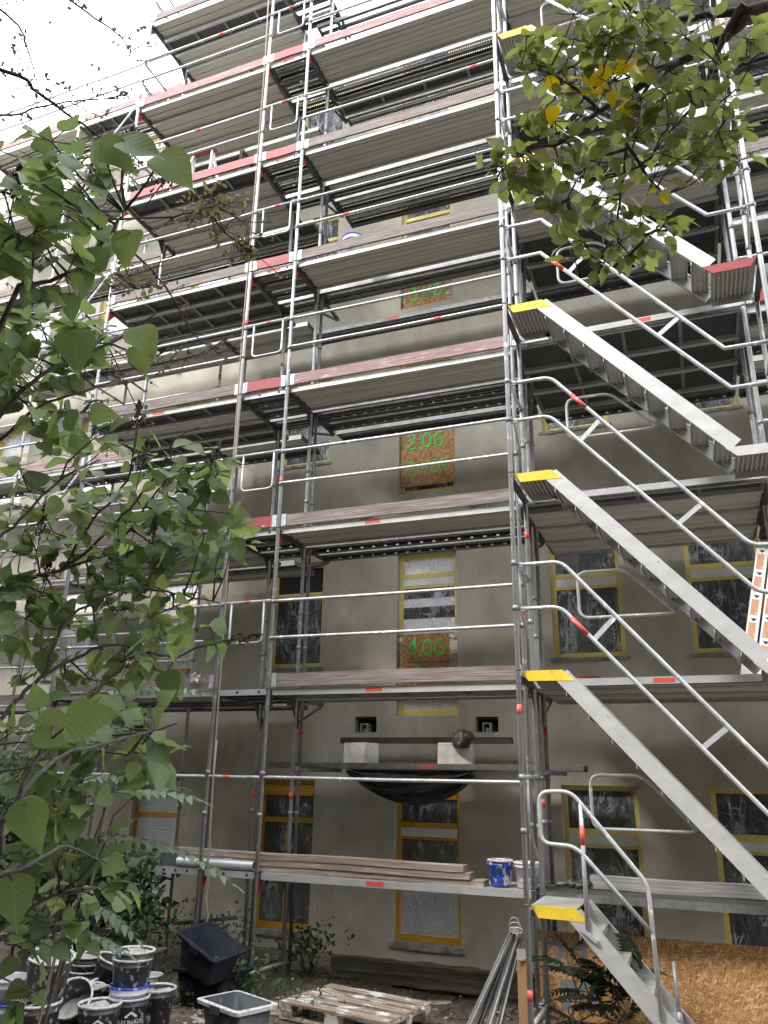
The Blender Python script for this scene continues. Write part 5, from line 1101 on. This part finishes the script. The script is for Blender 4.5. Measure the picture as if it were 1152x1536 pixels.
for (u, v, dx, dz) in ((830, 140, -.1, .6), (830, 158, .1, -.9), (845, 122, .8, .4), (872, 120, .7, -.1), (890, 125, .7, -.2), (908, 120, .1, .9), (925, 115, .3, .7), (917, 138, -.2, -.8), (930, 148, .3, -.8), (905, 140, -.8, .1), (925, 95, .7, .5), (985, 288, -.3, .5), (990, 292, .6, -.4), (940, 100, .9, -.1)):
    c = at_d(u, v, 2.68); connect(tw, sk, c, .0016); leaf(my, c, RIGHT * dx + UP * dz + rv(.3), UP * .4 - VIEW * .9 + rv(.3), rnd.uniform(.055, .072) if u < 980 else .035, 'ovate', .3, .25)
part(mb, 'branches', hb, M['bark']); part(ml, 'leaves', hb, M['hornbeam']); part(my, 'yellow_leaves', hb, M['hb_yellow'])
# --- feathered fronds (tree of heaven) -----------------------------------
def frond(mbL, mbT, base, d, ln, pairs, ll_, droop=.35, up=UP):
    d = Vector(d).normalized(); n = Vector(up); s_ = d.cross(n).normalized(); n = s_.cross(d).normalized(); pts = []
    for i in range(pairs + 2): t = i / (pairs + 1); pts.append(base + d * ln * t - n * droop * ln * t * t)
    mbT.tube(pts, [.004 - .0025 * i / len(pts) for i in range(len(pts))], 5)
    for i in range(1, pairs + 1):
        t = i / (pairs + 1); sz = ll_ * (1 - .45 * abs(t - .4))
        for sg in (1, -1): leaf(mbL, pts[i], s_ * sg + d * .45 + rv(.1) - n * .18, n + rv(.18), sz, 'lance', .15, .3, .02)
    leaf(mbL, pts[-1], d - n * .6, n, ll_ * .8, 'lance', .15, .2, .02)
def sumac(label, base, fr, lm):
    t = thing('tree_of_heaven', label, 'sapling', base, 'feather leaved saplings'); T1_ = MB(); tops = []
    for (b, d, ln, pr, sz, dr) in fr:
        L1 = MB(); fm_ = MB(); L1.use(M[lm]); frond(L1, fm_, b, d, ln, pr, sz, dr); L1.use(M['bark_light']); o_ = len(L1.v); L1.v += fm_.v
        for f_ in fm_.f: L1.face([q + o_ for q in f_], True)
        part(L1, 'frond', t); tops.append(b)
    prev = Vector(base)
    for p in sorted(tops, key=lambda q: q.z): T1_.tube([Vector(base) + (prev - Vector(base)) * .6, prev.lerp(p, .5) + rv(.02), p], [.008, .006, .004], 6); prev = p
    part(T1_, 'stems', t, M['bark_light']); return t
B1 = at_d(40, 1420, 4.3); B1.z = gz(B1.x, B1.y)
sumac('feather leaved sapling with long pinnate leaves in the lilac at the lower left', B1, [(at_d(150, 1120, 4.2), RIGHT * .05 + UP * .8, .42, 11, .17, .3), (at_d(130, 1195, 4.2), RIGHT * .9 + UP * .25, .5, 12, .12, .3), (at_d(145, 1255, 4.2), RIGHT * 1 + UP * .12, .62, 12, .1, .45), (at_d(120, 1170, 4.1), RIGHT * .9 + UP * .35 - VIEW * .2, .36, 9, .13, .3), (at_d(100, 1130, 4.2), RIGHT * .6 + UP * .5, .3, 9, .12, .3), (at_d(115, 1350, 4.2), RIGHT * .8 - UP * .1, .3, 8, .1, .4), (at_d(90, 1400, 4.1), RIGHT * .8 + UP * .1, .28, 8, .1, .4), (at_d(195, 1200, 4.2), RIGHT * .5 + UP * .3, .22, 7, .09, .3), (at_d(150, 1040, 4.3), RIGHT * .9 + UP * .2, .5, 10, .1, .2)], 'fern')
B2 = at_y(900, 1545, -.12); B2.z = .84
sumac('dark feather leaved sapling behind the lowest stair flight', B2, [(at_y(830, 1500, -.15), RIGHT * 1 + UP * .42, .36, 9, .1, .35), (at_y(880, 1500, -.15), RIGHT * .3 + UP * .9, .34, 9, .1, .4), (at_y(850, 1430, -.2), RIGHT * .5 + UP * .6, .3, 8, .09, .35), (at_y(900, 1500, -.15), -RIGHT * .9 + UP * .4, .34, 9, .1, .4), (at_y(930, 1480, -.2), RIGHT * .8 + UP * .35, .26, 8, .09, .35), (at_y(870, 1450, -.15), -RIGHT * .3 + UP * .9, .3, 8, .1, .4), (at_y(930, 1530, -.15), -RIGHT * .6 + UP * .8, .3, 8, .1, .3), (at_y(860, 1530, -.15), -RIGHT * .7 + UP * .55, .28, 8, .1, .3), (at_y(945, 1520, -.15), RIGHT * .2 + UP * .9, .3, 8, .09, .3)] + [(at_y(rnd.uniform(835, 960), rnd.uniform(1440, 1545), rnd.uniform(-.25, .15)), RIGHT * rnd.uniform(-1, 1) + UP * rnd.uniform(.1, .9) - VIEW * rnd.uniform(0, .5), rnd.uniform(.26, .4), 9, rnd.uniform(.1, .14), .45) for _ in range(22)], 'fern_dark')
# --- dark bush behind the buckets
def bush(name, label, c, rx, ry, rz_, n, size, m, shape='oval', cat='bush'):
    t = thing(name, label, cat, (c[0], c[1], gz(c[0], c[1]))); L1 = MB(); T1_ = MB(); b0 = Vector((c[0], c[1], gz(c[0], c[1])))
    hubs = []
    for i in range(max(8, n // 28)):
        a = rnd.uniform(0, 6.28); r = math.sqrt(rnd.random()); h = rnd.uniform(.15, 1) ** .8
        e = b0 + Vector((rx * r * math.cos(a) * (1.1 - .35 * h), ry * r * math.sin(a) * (1.1 - .35 * h), rz_ * h)); hubs.append(e)
        T1_.tube([b0 + rv(.06) * Vector((1, 1, 0)), b0.lerp(e, .55) + rv(.08), e], [.009, .005, .002], 5, cap=False)
    for i in range(n):
        p = rnd.choice(hubs) + Vector((rnd.gauss(0, .13), rnd.gauss(0, .13), rnd.gauss(0, .11)))
        if p.z < gz(p.x, p.y) + .02: continue
        leaf(L1, p, rv() - UP * .3, UP + rv(.8), size * rnd.uniform(.6, 1.2), shape)
    part(T1_, 'stems', t, M['bark']); part(L1, 'leaves', t, M[m]); return t
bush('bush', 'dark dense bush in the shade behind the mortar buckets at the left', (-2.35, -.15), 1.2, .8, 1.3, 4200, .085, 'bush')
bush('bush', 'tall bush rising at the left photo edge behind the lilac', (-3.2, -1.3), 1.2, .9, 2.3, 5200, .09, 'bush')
bush('weed_clump', 'green nettle like weeds growing at the foot of the second scaffold pole', (.12, -.35), .3, .25, .34, 330, .06, 'weed', 'ovate', 'weeds')
bush('weed_clump', 'dark weeds growing against the wall left of the rotten beam', (.2, 1.0), .35, .25, .5, 320, .055, 'bush', 'ovate', 'weeds')
bush('weed_clump', 'low weeds under the left window behind the scaffold', (-1.6, 1.6), .8, .4, .4, 500, .05, 'bush', 'ovate', 'weeds')
bush('weed_clump', 'small pale weeds beside the rope coil', (-.45, -.55), .22, .18, .2, 130, .04, 'weed', 'ovate', 'weeds')
bush('weed_clump', 'tiny weeds sprouting between the pallet blocks', (1.0, -.62), .22, .1, .16, 110, .045, 'weed', 'ovate', 'weeds')
for (u, v, l, wd, rz, lab) in ((425, 1520, .3, .2, .2, 'flat pale offcut on the soil between mortar tub and pallet'), (300, 1528, .26, .07, -.3, 'narrow wooden offcut lying in front of the rope coil'), (655, 1500, .3, .05, .5, 'thin stick of timber lying right of the pallet')):
    q = at_z(u, v, .86); mb = MB(); mb.box(-l / 2, l / 2, -wd / 2, wd / 2, 0, .022); mb.box(-l / 2 + .01, -l / 2 + .02, -wd / 2 + .004, wd / 2 - .004, .0221, .026)
    place('timber_offcut', lab, 'offcut', mb, (q.x, q.y, gz(q.x, q.y) + .004), M['pallet'], None, rz)
# grass tufts
gm = MB()
for i in range(900):
    x = rnd.uniform(-1.4, 1.4); y = rnd.uniform(-.6, 1.2)
    if rnd.random() < .4: x = rnd.uniform(-.2, .5); y = rnd.uniform(-.2, .4)
    z = gz(x, y); h = rnd.uniform(.05, .2); dx, dy = rnd.gauss(0, .05), rnd.gauss(0, .05); a = rnd.uniform(0, 3.14); wx, wy = .003 * math.cos(a), .003 * math.sin(a)
    gm.poly([(x - wx, y - wy, z), (x + wx, y + wy, z), (x + dx * .5 + wx * .6, y + dy * .5 + wy * .6, z + h * .65), (x + dx, y + dy, z + h), (x + dx * .5 - wx * .6, y + dy * .5 - wy * .6, z + h * .65)])
tag(gm.build('grass', M['weed']), 'sparse grass blades growing between the scaffold feet', 'grass', kind='stuff')
# --- unseen wood added behind the camera to take the low light away
M['wood_mass'] = leafmat('wood_leaf', (.03, .05, .02), (.06, .085, .03), .2, .6)
wd = MB()
for i in range(11000):
    x = rnd.uniform(-34, 42); y = rnd.uniform(-22, -11.5); hmax = 14.5 + 1.5 * mnoise.noise(Vector((x * .15, y * .1, 3))); z = rnd.uniform(.6, hmax)
    leaf(wd, Vector((x, y, z)), rv(), rv() + UP, rnd.uniform(.9, 1.7), 'ovate')
for i in range(2600):                                             # unseen tree crown added at the left to shade the ground floor wall
    d = rv(); d = d / max(1, d.length); p = Vector((-7.5, -6.2, 7.2)) + Vector((d.x * 5.2, d.y * 5, d.z * 5.6))
    leaf(wd, p, rv(), rv() + UP, rnd.uniform(.5, .9), 'ovate')
wd.tube([(-7.5, -6.2, .6), (-7.4, -6.1, 7)], [.22, .1], 8)
for i in range(40): x = rnd.uniform(-34, 42); y = rnd.uniform(-24, -17); wd.tube([(x, y, .5), (x + rnd.uniform(-.4, .4), y, 14)], [.18, .06], 7)
tag(wd.build('light_blocking_wood', M['wood_mass']), 'unseen green wood added behind and left of the camera to block light', 'wood', kind='stuff')
